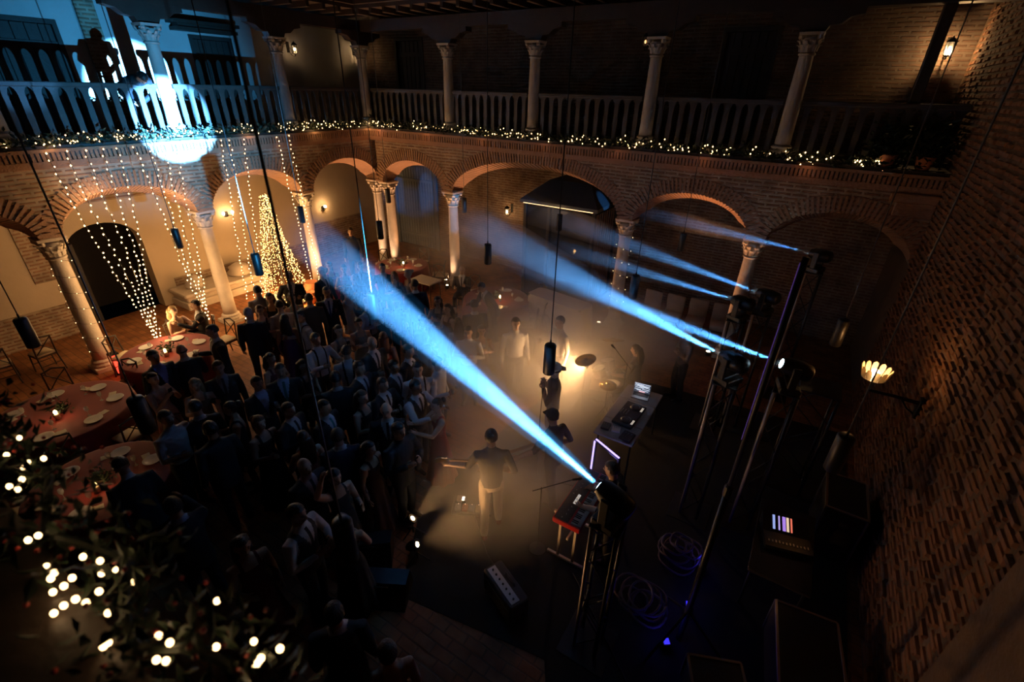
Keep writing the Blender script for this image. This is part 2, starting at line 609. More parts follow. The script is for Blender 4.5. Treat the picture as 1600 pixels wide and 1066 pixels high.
# ------------------------------------------------------------------ upper storey
ul = panel_wall('wall_gallery_left', 'x', XW, -4.0, YW + 0.25, ZG, 8.6, [(3.2, 5.3, ZG, 7.15), (8.15, 9.35, ZG, 7.12)], M_PLASTER_UP, 0.3)
MB().box(XW, XW + 0.05, 5.75, 6.15, ZG, 8.2).box(XW, XW + 0.05, 7.0, 7.35, 7.3, 8.2).build('brick_pilaster', M_BRICK_Y, ul)
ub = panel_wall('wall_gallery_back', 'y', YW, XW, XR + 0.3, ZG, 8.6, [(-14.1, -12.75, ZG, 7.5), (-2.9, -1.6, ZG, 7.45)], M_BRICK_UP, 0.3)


def plank_door(name, axis, a0, a1, z0, z1, pos, boards):
    mb = MB()
    t = 0.09
    if axis == 'x':
        bx_ = lambda u, v, z, w, d0, d1: mb.box(pos + d0, pos + d1, u, v, z, w)
    else:
        bx_ = lambda u, v, z, w, d0, d1: mb.box(u, v, pos - d1, pos - d0, z, w)
    bx_(a0, a0 + t, z0, z1, -0.12, 0.03); bx_(a1 - t, a1, z0, z1, -0.12, 0.03); bx_(a0 + t, a1 - t, z1 - t, z1, -0.12, 0.03)
    bx_(a0 + t, a1 - t, z0, z1 - t, -0.13, -0.10)
    d = struct(name, mb, M_DOOR)
    w = (a1 - a0 - 2 * t) / boards
    me = MB().bbox(-w / 2 + 0.006, w / 2 - 0.006, -0.018, 0.018, 0, z1 - z0 - t - 0.02, 0.006).mesh('plank', M_DOOR)
    for i in range(boards):
        k = link('plank', me, d)
        c = a0 + t + w * (i + 0.5)
        if axis == 'x':
            k.location = (pos - 0.07, c, z0 + 0.01); k.rotation_euler = (0, 0, PI / 2)
        else:
            k.location = (c, pos + 0.07, z0 + 0.01)
    r = MB()
    for zc in (z0 + 0.5, z1 - 0.5):
        if axis == 'x':
            r.box(pos - 0.05, pos - 0.02, a0 + t, a1 - t, zc - 0.07, zc + 0.07)
        else:
            r.box(a0 + t, a1 - t, pos + 0.02, pos + 0.05, zc - 0.07, zc + 0.07)
    r.build('cross_rail', M_DOOR, d)
    return d


plank_door('door_3', 'x', 3.2, 5.3, ZG, 7.15, XW, 8)
plank_door('door_4', 'x', 8.15, 9.35, ZG, 7.12, XW, 6)
plank_door('door_5', 'y', -14.1, -12.75, ZG, 7.5, YW, 6)
plank_door('door_6', 'y', -2.9, -1.6, ZG, 7.45, YW, 6)
hd = MB().box(XW, XW + 0.42, 7.72, 9.35, 7.18, 7.26).box(XW, XW + 0.34, 7.8, 9.27, 7.26, 7.34).box(XW, XW + 0.46, 7.66, 9.41, 7.34, 7.42)
struct('trim_1', hd, M_WOOD)
# roof over the galleries: joists, ceiling and the eaves beam
struct('ceiling_gallery', MB().box(XW, XL + 1.0, -4.0, YW, 7.95, 8.05).box(XL + 1.0, XR + 0.3, YB - 1.0, YW, 7.95, 8.05), M_WOOD)
struct('trim_2', MB().box(XL - 0.14, XL + 0.14, -4.0, YB + 0.14, 7.42, 7.70).box(XL - 0.20, XL + 0.9, -4.0, YB - 0.75, 7.86, 7.94), M_WOOD)
struct('trim_3', MB().box(XL + 0.14, XR + 0.3, YB - 0.14, YB + 0.14, 7.42, 7.70).box(XL + 0.9, XR + 0.3, YB - 0.9, YB + 0.2, 7.86, 7.94), M_WOOD)
jm = MB().bbox(-0.05, 0.05, -1.75, 1.75, -0.07, 0.07, 0.01).mesh('ceiling_joist', M_WOOD)
cg = bpy.data.objects['ceiling_gallery']
for i in range(30):
    k = link('joist', jm, cg); k.location = (-13.87, -3.0 + 0.5 * i, 7.80); k.rotation_euler = (0, 0, PI / 2)
for i in range(28):
    k = link('joist', jm, cg); k.location = (-12.0 + 0.5 * i, 12.75, 7.80)

# ------------------------------------------------------------------ the plain wall on the camera's side, with its rough bricks
wr = struct('wall_right', MB().box(XR, XR + 0.35, -4.0, YW + 0.3, 0, 8.6), M_MORTAR)
rr = random.Random(11)
big, rest = [], []
z = 0.06
row = 0
while z < 7.6:
    y = 2.2 + (0.15 if row % 2 else 0.0)
    while y < (14.2 if z > 4.95 else 11.5):
        ln = rr.uniform(0.22, 0.30); h = rr.uniform(0.055, 0.072); o = rr.uniform(0.008, 0.045)
        item = (y, z + rr.uniform(-0.008, 0.008), ln, h, o, rr.uniform(-0.05, 0.05))
        dd = math.hypot((y - 6.9) / 1.25, (z - 3.1))
        (big if dd < 1.52 else rest).append(item)
        y += ln + rr.uniform(0.02, 0.06)
    z += 0.098
    row += 1
big.sort(key=lambda t: math.hypot((t[0] - 6.9) / 1.25, t[1] - 3.1))
rest += big[300:]
big = big[:300]
shapes = []
for i in range(6):
    mb = MB()
    v = []
    for sx, fy, fz in ((0.0, 1, 1), (1.0, 0.86, 0.78)):
        for a, b in ((-1, -1), (1, -1), (1, 1), (-1, 1)):
            v.append((-sx * rr.uniform(0.75, 1.0), a * 0.5 * fy * rr.uniform(0.86, 1.0), b * 0.5 * fz * rr.uniform(0.82, 1.0)))
    mb.add(v, [(0, 3, 2, 1), (4, 5, 6, 7), (0, 1, 5, 4), (1, 2, 6, 5), (2, 3, 7, 6), (3, 0, 4, 7)])
    shapes.append(mb)
meshes = [s_.mesh('brick', M_RUBBLE) for s_ in shapes]
for y, z, ln, h, o, t in big:
    k = link('brick', rr.choice(meshes), wr)
    k.location = (XR, y + ln / 2, z + h / 2); k.scale = (o, ln, h); k.rotation_euler = (t, 0, 0)
rb = MB()
for y, z, ln, h, o, t in rest:
    s_ = rr.choice(shapes)
    rb.add([(XR + a * o, y + ln / 2 + b * ln, z + h / 2 + c * h) for a, b, c in s_.v], s_.f)
stuff(rb.build('bricks', M_RUBBLE, wr))
# pier that steps out of it beside the camera, and the corbel block at the last arch
struct('trim_4', MB().bbox(XR - 0.16, XR + 0.01, 1.2, 3.7, 0, 8.0, 0.03), M_MORTAR)
struct('trim_5', MB().bbox(1.30, XR, BY0 - 0.10, BY0 + 0.01, 4.28, 4.44, 0.02).bbox(1.42, XR, BY0 - 0.07, BY0 + 0.01, 4.02, 4.28, 0.02), M_VOUSSOIR)

# ------------------------------------------------------------------ columns
def column_profile(r, z0, zcap, ztop):
    base = [(r * 1.55, z0 + 0.10), (r * 1.55, z0 + 0.15), (r * 1.35, z0 + 0.19), (r * 1.4, z0 + 0.23), (r * 1.12, z0 + 0.27)]
    shaft = [(r * 1.08, z0 + 0.27), (r * 1.04, z0 + 0.5), (r * 1.02, z0 + (zcap - z0) * 0.5), (r * 0.9, zcap - 0.05), (r * 0.92, zcap - 0.03)]
    ring = [(r * 0.95, zcap - 0.035), (r * 1.08, zcap - 0.02), (r * 1.08, zcap + 0.005), (r * 0.9, zcap + 0.02)]
    return base, shaft, ring


def make_column(label, x, y, r, z0, zcap, ztop, m, group, rot=0.0):
    t = thing('stone_column', label, 'column', (x, y, z0), rot, group)
    base, shaft, ring = column_profile(r, 0, zcap - z0, ztop - z0)
    key = 'colmesh%d' % (z0 > 2)
    if key not in MATS:
        h = zcap - z0; tp = ztop - z0
        bm = MB().bbox(-r * 1.6, r * 1.6, -r * 1.6, r * 1.6, 0, 0.10, 0.01).lathe(base, n=20)
        sm = MB().lathe(shaft, n=24)
        rm = MB().lathe(ring, n=20)
        cm = MB().lathe([(r * 0.9, h + 0.015), (r * 0.98, h + (tp - h) * 0.25), (r * 1.15, h + (tp - h) * 0.55), (r * 1.4, h + (tp - h) * 0.74)], n=20)
        # two tiers of acanthus leaves curling out of the bell
        lf = MB()
        for tier, (zz, rr_, nn) in enumerate(((0.02, 1.0, 8), (0.22, 1.12, 8))):
            for j in range(nn):
                a = 2 * PI * (j + 0.5 * tier) / nn
                d = Vector((math.cos(a), math.sin(a), 0)); w = Vector((-d.y, d.x, 0))
                H = (tp - h)
                pts = [(rr_ * r, zz * H + 0.02, .30), (rr_ * r * 1.06, zz * H + 0.22 * H, .34), (rr_ * r * 1.28, zz * H + 0.38 * H, .26), (rr_ * r * 1.45, zz * H + 0.36 * H, .10)]
                fr = [d * q[0] + w * (q[2] * r) + Vector((0, 0, h + q[1])) for q in pts]
                fl = [d * q[0] - w * (q[2] * r) + Vector((0, 0, h + q[1])) for q in pts]
                fm = [d * (q[0] + 0.02) + Vector((0, 0, h + q[1] + 0.012)) for q in pts]
                lf.loft([fr, fm, fl], close=False, cap=False)
        vo = MB()
        for j in range(4):
            a = PI / 4 + j * PI / 2
            c = Vector((math.cos(a), math.sin(a), 0)) * (r * 1.55) + Vector((0, 0, h + (tp - h) * 0.78))
            ax = Vector((-math.sin(a), math.cos(a), 0))
            vo.lathe([(r * 0.12, -r * 0.3), (r * 0.32, -r * 0.24), (r * 0.24, 0), (r * 0.32, r * 0.24), (r * 0.12, r * 0.3)], c, 10, 0, ax)
        q = r * 1.55
        ab = MB()
        prof = []
        for j in range(4):
            a0 = PI / 4 + j * PI / 2
            for s_, k in ((0, 1.0), (0.25, .86), (0.5, .80), (0.75, .86)):
                a = a0 + s_ * PI / 2
                rad = q * 1.30 * (1.0 if s_ == 0 else k * 0.92)
                prof.append((math.cos(a) * rad, math.sin(a) * rad))
        ab.loft([[(px, py, h + (tp - h) * 0.86) for px, py in prof], [(px * 1.04, py * 1.04, tp) for px, py in prof]])
        MATS[key] = (bm.mesh('base', m), sm.mesh('shaft', m, True), rm.mesh('neck_ring', m, True), cm.mesh('capital', m, True), lf.mesh('acanthus_leaves', m), vo.mesh('volutes', m, True), ab.mesh('abacus', m))
    b, s_, g, c, l, v, a = MATS[key]
    link('base', b, t); link('shaft', s_, t); link('neck_ring', g, t)
    cp = link('capital', c, t)
    stuff(link('acanthus_leaves', l, cp)); stuff(link('volutes', v, cp)); link('abacus', a, cp)
    return t


GL, GU = 'lower courtyard columns', 'upper gallery columns'
for x, y, lab in [
    (XL, -0.04, 'lower stone column of the long arcade closest to the camera'),
    (XL, 2.96, 'lower stone column wound with a thin light string beside the red tables'),
    (XL, 6.0, 'lower stone column between the two fans of hanging lights and the stone bench'),
    (XL, 9.0, 'lower stone column glowing yellow beside the cone of lights'),
    (XL, 11.95, 'inner twin of the paired lower columns in the far corner'),
    (-12.38, YB, 'outer twin of the paired lower columns in the far corner'),
    (-9.59, YB, 'lower stone column uplit from its foot left of the wide arch'),
    (-3.84, YB, 'lower stone column with loose fairy lights right of the glass kiosk'),
    (-0.78, YB, 'lower stone column behind the lighting totems'),
]:
    make_column(lab, x, y, 0.165, 0.0, 2.70, ZS + 0.01, M_STONE, GL)
for x, y, lab in [
    (XL, 2.96, 'upper gallery column at the dark end of the floodlit balustrade'),
    (XL, 6.0, 'upper gallery column whose foot is whitened by the spotlight'),
    (XL, 9.0, 'upper gallery column faintly blue left of the far corner'),
    (XL + 0.1, 11.8, 'upper gallery column standing in the far corner'),
    (-9.59, YB, 'first upper gallery column right of the far corner'),
    (-6.78, YB, 'upper gallery column above the middle of the wide arch'),
    (-3.70, YB, 'upper gallery column above the glass kiosk corner'),
    (-0.78, YB, 'last upper gallery column before the lit wall lantern'),
]:
    make_column(lab, x, y, 0.14, ZG, 6.72, 7.06, M_STONE_UP, GU)
    # carved timber bracket and block over it
    br = MB()
    prof = [(-0.75, 0.36), (-0.75, 0.26), (-0.55, 0.22), (-0.42, 0.12), (-0.25, 0.10), (-0.20, 0.0), (0.20, 0.0), (0.25, 0.10), (0.42, 0.12), (0.55, 0.22), (0.75, 0.26), (0.75, 0.36)]
    along = Vector((0, 1, 0)) if x < -12.5 else Vector((1, 0, 0))
    side = Vector((along.y, -along.x, 0)) * 0.13
    c = Vector((x, y, 7.06))
    br.prism([c + along * s_ + Vector((0, 0, h)) - side for s_, h in prof], -side, side)
    k = br.build('timber_bracket', M_WOOD)
    tag(k, 'carved dark timber bracket over the ' + lab.split(' column ')[0] + ' column ' + ' '.join(lab.split(' column ')[1].split()[:7]), 'bracket', 'timber brackets under the eaves beam')

# ================================================================== balustrades
def balustrade(label, axis, a0, a1, pos):
    t = thing('balustrade', label, 'balustrade', (pos, a0, ZG) if axis == 'x' else (a0, pos, ZG), PI / 2 if axis == 'x' else 0.0, 'gallery balustrades')
    n = max(4, round((a1 - a0) / 0.245))
    w = (a1 - a0) / n
    L_ = a1 - a0
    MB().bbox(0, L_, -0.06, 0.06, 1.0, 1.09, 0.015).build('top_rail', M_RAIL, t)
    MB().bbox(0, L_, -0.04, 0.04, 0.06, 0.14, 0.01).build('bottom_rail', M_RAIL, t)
    h = w / 2
    half = [(0.056, 0.14), (0.048, 0.30), (0.056, 0.46), (0.050, 0.70), (0.052, 0.86), (0.062, 0.92), (0.085, 0.97), (h - 0.001, 1.0)]
    poly = [(x, -0.018, z) for x, z in half] + [(-x, -0.018, z) for x, z in half[::-1]]
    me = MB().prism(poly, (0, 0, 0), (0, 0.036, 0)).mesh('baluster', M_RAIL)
    for i in range(n):
        k = link('baluster', me, t)
        k.location = ((i + 0.5) * w, 0, 0)
    return t


balustrade('wooden balustrade in the near bay of the left gallery', 'x', 0.1, 2.8, XL)
balustrade('wooden balustrade with a person leaning on it in the spotlight', 'x', 3.12, 5.84, XL)
balustrade('wooden balustrade in the spotlight edge right of the whitened column', 'x', 6.16, 8.84, XL)
balustrade('dark blue wooden balustrade ending at the far corner', 'x', 9.16, 11.62, XL)
balustrade('dark wooden balustrade right of the far corner above the first small arch', 'y', -12.74, -9.75, YB)
balustrade('dark wooden balustrade above the left half of the wide arch', 'y', -9.43, -6.94, YB)
balustrade('dark wooden balustrade above the glass kiosk', 'y', -6.62, -3.86, YB)
balustrade('dark wooden balustrade glinting orange before the right gallery door', 'y', -3.54, -0.94, YB)
balustrade('dark wooden balustrade beside the bushy plant under the lantern', 'y', -0.62, 1.98, YB)

# ================================================================== garlands and bulbs
M_LEAF = mat('garland_leaves', (0.018, 0.032, 0.014), 0.6, var=0.5, scale=14)
M_WIRE = mat('dark_green_wire', (0.015, 0.02, 0.012), 0.6)
G_BULB = glow('garland_bulb', (1.0, 0.60, 0.25), 9.0, False)
G_FAIRY = glow('fairy_bulb', (1.0, 0.66, 0.30), 7.0, False)
G_TREE = glow('tree_bulb', (1.0, 0.60, 0.20), 5.5, False)
G_NEAR = glow('near_bulb', (1.0, 0.62, 0.28), 10.0, False)


def leaves(mb, c, n, spread, size, rr):
    for _ in range(n):
        p_ = Vector(c) + Vector((rr.gauss(0, spread[0]), rr.gauss(0, spread[1]), rr.gauss(0, spread[2])))
        d = Vector((rr.uniform(-1, 1), rr.uniform(-1, 1), rr.uniform(-0.6, 1))).normalized()
        s_ = d.orthogonal().normalized()
        l = size * rr.uniform(0.6, 1.3)
        w = l * 0.22
        up = d.cross(s_) * w * 0.5
        mb.add([p_, p_ + d * l * .5 + s_ * w + up, p_ + d * l, p_ + d * l * .5 - s_ * w + up], [(0, 1, 2, 3)])


def garland(label, a, b, step=0.10, seed=1, dens=(3, 4)):
    a, b = Vector(a), Vector(b)
    L_ = (b - a).length
    t = thing('lit_garland', label, 'garland', a, 0.0)
    lf, bl = MB(), MB()
    rr = random.Random(seed)
    n = int(L_ / step)
    d = (b - a) / n
    side = Vector((abs(d.y), abs(d.x), 0)).normalized()
    pts = []
    for i in range(n + 1):
        sag = 0.03 * math.sin(i * 0.9) + 0.02 * math.sin(i * 2.3)
        c = d * i + Vector((0, 0, sag))
        pts.append(c)
        sp = (0.05 + 0.04 * abs(d.x) / d.length, 0.05 + 0.04 * abs(d.y) / d.length, 0.055)
        leaves(lf, c, 16, sp, 0.11, rr)
        dense = math.sin(i * 0.37) + math.sin(i * 0.131 + 2)
        for _ in range(rr.randint(*dens) if dense > -0.5 else rr.randint(0, 2)):
            bl.octa(c + Vector((rr.gauss(0, sp[0]), rr.gauss(0, sp[1]), rr.gauss(0.01, 0.06))) + side * 0, 0.0135)
    stuff(lf.build('foliage', M_LEAF, t))
    stuff(bl.build('bulbs', G_BULB, t))
    MB().tube(pts, 0.012, 5).build('wire', M_WIRE, t)
    return t


garland('lit leafy garland along the left gallery edge', (LX0 + 0.0, 0.2, ZG + 0.06), (LX0 + 0.0, 11.5, ZG + 0.06), seed=4, dens=(2, 4))
garland('lit leafy garland along the far gallery edge', (-12.7, BY0 - 0.0, ZG + 0.06), (1.1, BY0 - 0.0, ZG + 0.06), seed=9, dens=(2, 3))
for i in range(6):
    lamp('garland_glow_left', 'POINT', (LX0 + 0.16, 1.5 + 2.0 * i, ZG - 0.02), 2.6, WARM, 0.15)
for i in range(7):
    lamp('garland_glow_back', 'POINT', (-12.2 + 2.0 * i, BY0 - 0.22, ZG - 0.12), (1.5, 0.8, 0.35, 0.3, 0.3, 0.3, 0.35)[i], (1.0, 0.42, 0.2), 0.12)

# the garland right under the camera: single bulbs can be picked out
near_bulbs = [(-1.51, 0.04, 4.92), (-1.52, 0.06, 4.91), (-1.61, 0.09, 4.82), (-1.5, 0.04, 4.82), (-1.36, 0.04, 4.9), (-1.36, 0.03, 4.89), (-1.33, 0.06, 4.88), (-1.37, 0.02, 4.84), (-1.32, 0.04, 4.88), (-1.38, 0.1, 4.88), (-1.34, 0.12, 4.87), (-1.34, 0.11, 4.83), (-1.29, 0.13, 4.86), (-1.22, 0.14, 4.85), (-1.22, 0.08, 4.89), (-1.21, 0.04, 4.92), (-1.19, 0.05, 4.91), (-1.27, 0.02, 4.87), (-1.17, 0.07, 4.86), (-1.3, -0.0, 4.84), (-1.28, -0.0, 4.81), (-1.19, 0.02, 4.81), (-1.09, 0.03, 4.86), (-1.1, 0.04, 4.85), (-1.02, 0.11, 4.85), (-0.93, 0.11, 4.91), (-0.95, 0.08, 4.87), (-0.93, 0.09, 4.87), (-0.89, 0.17, 4.84), (-0.85, 0.23, 4.81), (-0.99, 0.23, 4.85), (-0.78, 0.19, 4.83), (-2.15, 0.18, 4.87), (-1.98, 0.12, 4.92), (-1.95, 0.15, 4.88), (-2.02, 0.14, 4.83), (-1.82, 0.11, 4.91), (-1.83, 0.08, 4.9), (-1.81, 0.09, 4.89), (-1.88, 0.18, 4.91), (-2.15, 0.14, 4.89), (-0.74, 0.2, 4.9), (-0.77, 0.2, 4.85), (-0.71, 0.23, 4.92)]
t = thing('lit_garland', 'lit leafy garland with red berries on the ledge just below the camera', 'garland', (-1.3, 0.1, ZG))
nf = MB(); nb = MB()
rr = random.Random(21)
wire = []
for i in range(60):
    x = -3.6 + 3.5 * i / 59
    y = 0.12 + 0.05 * math.sin(i * 0.7)
    c = Vector((x + 1.3, y - 0.1, 0.0 + 0.03 * math.sin(i * 1.3)))
    wire.append(c)
    leaves(nf, c, 26, (0.05, 0.065, 0.05), 0.055, rr)
    for _ in range(3):
        nb.ball(c + Vector((rr.gauss(0, .05), rr.gauss(0, .07), rr.gauss(0.02, .04))), 0.007, 6, 4)
stuff(nf.build('foliage', M_LEAF, t))
stuff(nb.build('berries', mat('red_berries', (0.25, 0.02, 0.015), 0.4), t, True))
MB().tube(wire, 0.012, 6).build('wire', M_WIRE, t)
bme = MB().ball((0, 0, 0), 0.0066, 10, 7, 0, (1, 1, 1.25)).mesh('bulb', G_NEAR, True)
for x, y, z in near_bulbs:
    k = link('bulb', bme, t)
    k.location = (x + 1.3, y - 0.1, z - ZG)
lamp('near_garland_glow', 'POINT', (-1.9, 0.28, ZG + 0.06), 0.06, AMBER, 0.08)
lamp('near_garland_glow', 'POINT', (-1.0, 0.30, ZG + 0.06), 0.06, AMBER, 0.08)


def strand(label, top, bot, seed, bow=0.12, step=0.105, r=0.0165, group='fairy light strands', matl=None, upper=1.0):
    top, bot = Vector(top), Vector(bot)
    t = thing('light_strand', label, 'string lights', top, 0.0, group)
    rr = random.Random(seed)
    d = bot - top
    n = int(d.length / step)
    side = Vector((0, 0, 1)).cross(d).normalized()
    out = Vector((1, 0, 0))
    pts = []
    mb = MB()
    for i in range(n + 1):
        f = i / n
        c = d * f + Vector((0, 0, -bow * math.sin(PI * f))) + side * (rr.gauss(0, 0.006) + 0.02 * math.sin(7 * f + seed))
        pts.append(c)
        a = rr.uniform(0, 2 * PI)
        o = Vector((math.cos(a), math.sin(a), rr.uniform(-.5, .5))) * 0.022
        mb.octa(c + o, r * rr.uniform(0.8, 1.15))
    stuff(mb.build('bulbs', matl or G_FAIRY, t))
    MB().tube(pts[::3] + [pts[-1]], 0.004, 4).build('wire', M_WIRE, t)
    return t


E1 = LX0 + 0.13
g1, g2 = (-11.87, 3.73, 0.80), (-12.29, 5.04, 0.62)
ordn = ['first', 'second', 'third', 'fourth', 'fifth', 'sixth']
for i, y in enumerate((3.38, 3.70, 4.02, 4.30, 4.56)):
    strand('%s fairy light strand of the fan gathered at the orange lit table' % ordn[i], (E1, y, 4.72), (g1[0], g1[1] + 0.02 * i, g1[2]), 40 + i, 0.30)
for i, y in enumerate((4.88, 5.14, 5.42, 5.70)):
    strand('%s fairy light strand of the fan gathered beside the stone bench' % ordn[i], (E1, y, 4.72), (g2[0], g2[1] + 0.02 * i, g2[2]), 50 + i, 0.22)
for i, (y, b_) in enumerate(((6.73, (-13.0, 6.55, 0.5)), (6.95, (-13.0, 6.75, 0.45)), (7.32, (-13.0, 7.0, 0.4)))):
    strand('%s fairy light strand hanging left of the cone of lights' % ordn[i], (E1, y, 4.72), b_, 60 + i, 0.12)
for i, (y, b_) in enumerate(((8.28, (-12.75, 8.55, 0.35)), (8.63, (-12.72, 8.82, 0.25)))):
    strand('%s fairy light strand hanging between the cone of lights and the yellow column' % ordn[i], (E1, y, 4.72), b_, 70 + i, 0.10)
for x, y, z, w in ((-12.45, 3.9, 3.6, 9), (-12.2, 3.95, 2.2, 9), (-12.0, 3.9, 1.15, 10), (-12.5, 5.3, 3.4, 8), (-12.45, 5.2, 1.9, 8), (-12.35, 5.15, 1.0, 8), (-12.75, 7.0, 3.4, 5), (-12.7, 8.5, 2.8, 5), (-12.62, 8.7, 1.2, 6)):
    lamp('fairy_glow', 'POINT', (x, y, z), w * 3.4, WARM, 0.12)

# the cone of lights under the third arch
t = thing('light_cone_tree', 'tall cone shaped tree made of golden fairy lights under the arch', 'light tree', (-12.95, 7.72, 0.0))
MB().tube([(0, 0, 0), (0, 0, 3.25)], 0.03, 8).lathe([(0.30, 0.0), (0.30, 0.03), (0.05, 0.06)], n=16).build('pole', M_BLACK, t)
MB().lathe([(0.66, 0.06), (0.68, 0.09), (0.66, 0.12)], n=28).build('hoop', M_BLACK, t)
rr = random.Random(77)
for j in range(22):
    a = 2 * PI * j / 22
    mb = MB(); pts = []
    for i in range(56):
        f = i / 55
        r_ = 0.05 + 0.64 * f + 0.05 * math.sin(3 * f + j)
        c = Vector((math.cos(a + 0.1 * math.sin(5 * f + j)) * r_, math.sin(a + 0.1 * math.sin(5 * f + j)) * r_, 3.22 - 3.10 * f ** 0.95))
        pts.append(c)
        mb.octa(c + Vector((rr.gauss(0, .025), rr.gauss(0, .025), rr.gauss(0, .02))), 0.0125)
    s_ = MB().tube(pts[::5], 0.004, 4).build('strand', M_WIRE, t)
    stuff(mb.build('bulbs', G_TREE, s_))
for z, w in ((0.35, 75), (1.1, 30), (2.0, 14), (3.0, 7)):
    lamp('light_cone_glow', 'POINT', (-12.15, 7.72, z), w, AMBER, 0.2)
    lamp('light_cone_glow', 'POINT', (-13.75, 7.72, z), w * 0.6, AMBER, 0.2)

# thin light string wound round columns
for cx, cy_, lab in ((XL, 2.96, 'thin sparse light string wound round the column beside the red tables'), (-3.84, YB, 'thin sparse light string wound round the column right of the glass kiosk')):
    t = thing('light_strand', lab, 'string lights', (cx, cy_, 0), 0, 'fairy light strands')
    mb = MB(); pts = []
    for i in range(90):
        a = i * 0.42; z = 2.65 - 2.2 * i / 90
        c = Vector((math.cos(a) * 0.195, math.sin(a) * 0.195, z)); pts.append(c)
        if i % 3 == 0:
            mb.octa(c * 1.0 + Vector((math.cos(a), math.sin(a), 0)) * .012, 0.0085)
    MB().tube(pts, 0.004, 4).build('wire', M_WIRE, t)
    stuff(mb.build('bulbs', G_FAIRY, t))

# ================================================================== black cylinder pendants on long cables
def make_pendant():
    t = thing('pendant_cylinder', '', 'pendant', (0, 0, 3.0), 0, 'black cylinders hung in a grid over the courtyard')
    MB().lathe([(0.068, -0.21), (0.076, -0.20), (0.076, 0.19), (0.066, 0.21), (0.02, 0.215)], n=18).build('housing', M_BLACK, t, True)
    MB().lathe([(0.060, -0.209), (0.064, -0.215), (0.066, -0.209)], n=18).build('rim', M_IRON, t)
    MB().tube([(0, 0, 0.21), (0, 0, 0.27)], 0.012, 8).build('cable_grip', M_IRON, t)
    MB().tube([(0, 0, 0.26), (0, 0, 5.47)], 0.0075, 6).build('cable', M_PCABLE, t)
    return t


M_PCABLE = mat('pendant_cable', (0.05, 0.05, 0.05), 0.35, var=0.1)
PLAB = {
    (-11.35, 4.6): 'black cylinder pendant in front of the first fan of lights',
    (-11.1, 7.5): 'black cylinder pendant beside the yellow lit column',
    (-11.1, 10.6): 'black cylinder pendant in front of the paired corner capitals',
    (-8.45, 4.6): 'black cylinder pendant left of the cone of lights',
    (-8.4, 7.65): 'black cylinder pendant in front of the paired corner column shafts',
    (-8.45, 11.0): 'blue tinted cylinder pendant right of the brightly uplit column',
    (-5.28, 4.5): 'blue cylinder pendant at the end of the strongest light beam',
    (-5.3, 7.65): 'blue cylinder pendant before the foggy patch left of the kiosk',
    (-5.3, 10.9): 'black cylinder pendant in front of the glass kiosk',
    (-2.24, 4.6): 'large black cylinder pendant right in front of the singer',
    (-2.18, 7.65): 'black cylinder pendant between the two shorter beams and the drum haze',
    (-2.2, 11.0): 'black cylinder pendant inside the arch right of the kiosk',
    (-2.25, 1.37): 'closest black cylinder pendant over the dark dressed dancers',
    (-5.16, 1.27): 'black cylinder pendant over the guests beside the red tables',
    (-8.35, 1.28): 'black cylinder pendant over the nearest red table',
    (0.9, 4.6): 'black cylinder pendant left of the glowing wall lamp',
    (0.9, 7.65): 'black cylinder pendant in the dark behind the lighting totems',
}
pend = None
for (x, y), lab in PLAB.items():
    if pend is None:
        pend = make_pendant(); pend.location = (x, y, 3.0); pend['label'] = lab
    else:
        dup(pend, (x, y, 3.0), 0, lab)
for i, y in enumerate((1.33, 4.58, 7.63, 10.9)):
    tag(MB().tube([(-12.06, y, 8.50), (-5.5, y, 8.46), (XR + 0.02, y, 8.52)], 0.012, 5).build('support_wire', M_IRON), 'steel wire across the courtyard carrying the %s row of pendants' % ordn[i], 'wire', 'wires over the courtyard')

# ================================================================== wall lanterns and sconces
G_SCONCE = glow('sconce_bulb', (1.0, 0.70, 0.36), 30.0, False)
G_DIMBULB = glow('dim_lantern_bulb', (1.0, 0.5, 0.2), 3.0, False)


def lantern(label, loc, rotz, power, on=True):
    """six sided iron lantern on a scrolled wall bracket; local -y is the wall side"""
    t = thing('wall_lantern', label, 'lantern', loc, rotz, 'wall lanterns')
    MB().box(-0.05, 0.05, -0.34, -0.32, -0.12, 0.18).build('back_plate', M_IRON, t)
    MB().tube([(0, -0.32, -0.08), (0, -0.18, -0.20), (0, -0.02, -0.22), (0, 0, -0.17)], 0.010, 6).tube([(0, -0.32, 0.05), (0, -0.2, -0.02), (0, -0.14, -0.12), (0, -0.2, -0.17)], 0.008, 6).build('bracket', M_IRON, t)
    fr = MB()
    for j in range(6):
        a = j * PI / 3
        fr.tube([(0.055 * math.cos(a), 0.055 * math.sin(a), -0.15), (0.085 * math.cos(a), 0.085 * math.sin(a), 0.08)], 0.006, 5)
    fr.lathe([(0.03, -0.17), (0.06, -0.155), (0.06, -0.145)], n=6).lathe([(0.10, 0.08), (0.095, 0.095), (0.04, 0.15), (0.012, 0.16), (0.012, 0.19)], n=6)
    fr.build('frame', M_IRON, t)
    gl = MB()
    for j in range(6):
        a, b = j * PI / 3, (j + 1) * PI / 3
        gl.add([(0.053 * math.cos(a), 0.053 * math.sin(a), -0.145), (0.053 * math.cos(b), 0.053 * math.sin(b), -0.145), (0.083 * math.cos(b), 0.083 * math.sin(b), 0.078), (0.083 * math.cos(a), 0.083 * math.sin(a), 0.078)], [(0, 1, 2, 3)])
    stuff(gl.build('glass', glass_mat('lantern_glass', alpha=0.12), t))
    MB().ball((0, 0, -0.03), 0.028, 8, 6, 0, (1, 1, 1.5)).build('bulb', G_SCONCE if on else G_DIMBULB, t, True)
    if on:
        lamp('lantern_light', 'POINT', (0, 0, -0.095), power, WARM, 0.02, parent=t)
    return t


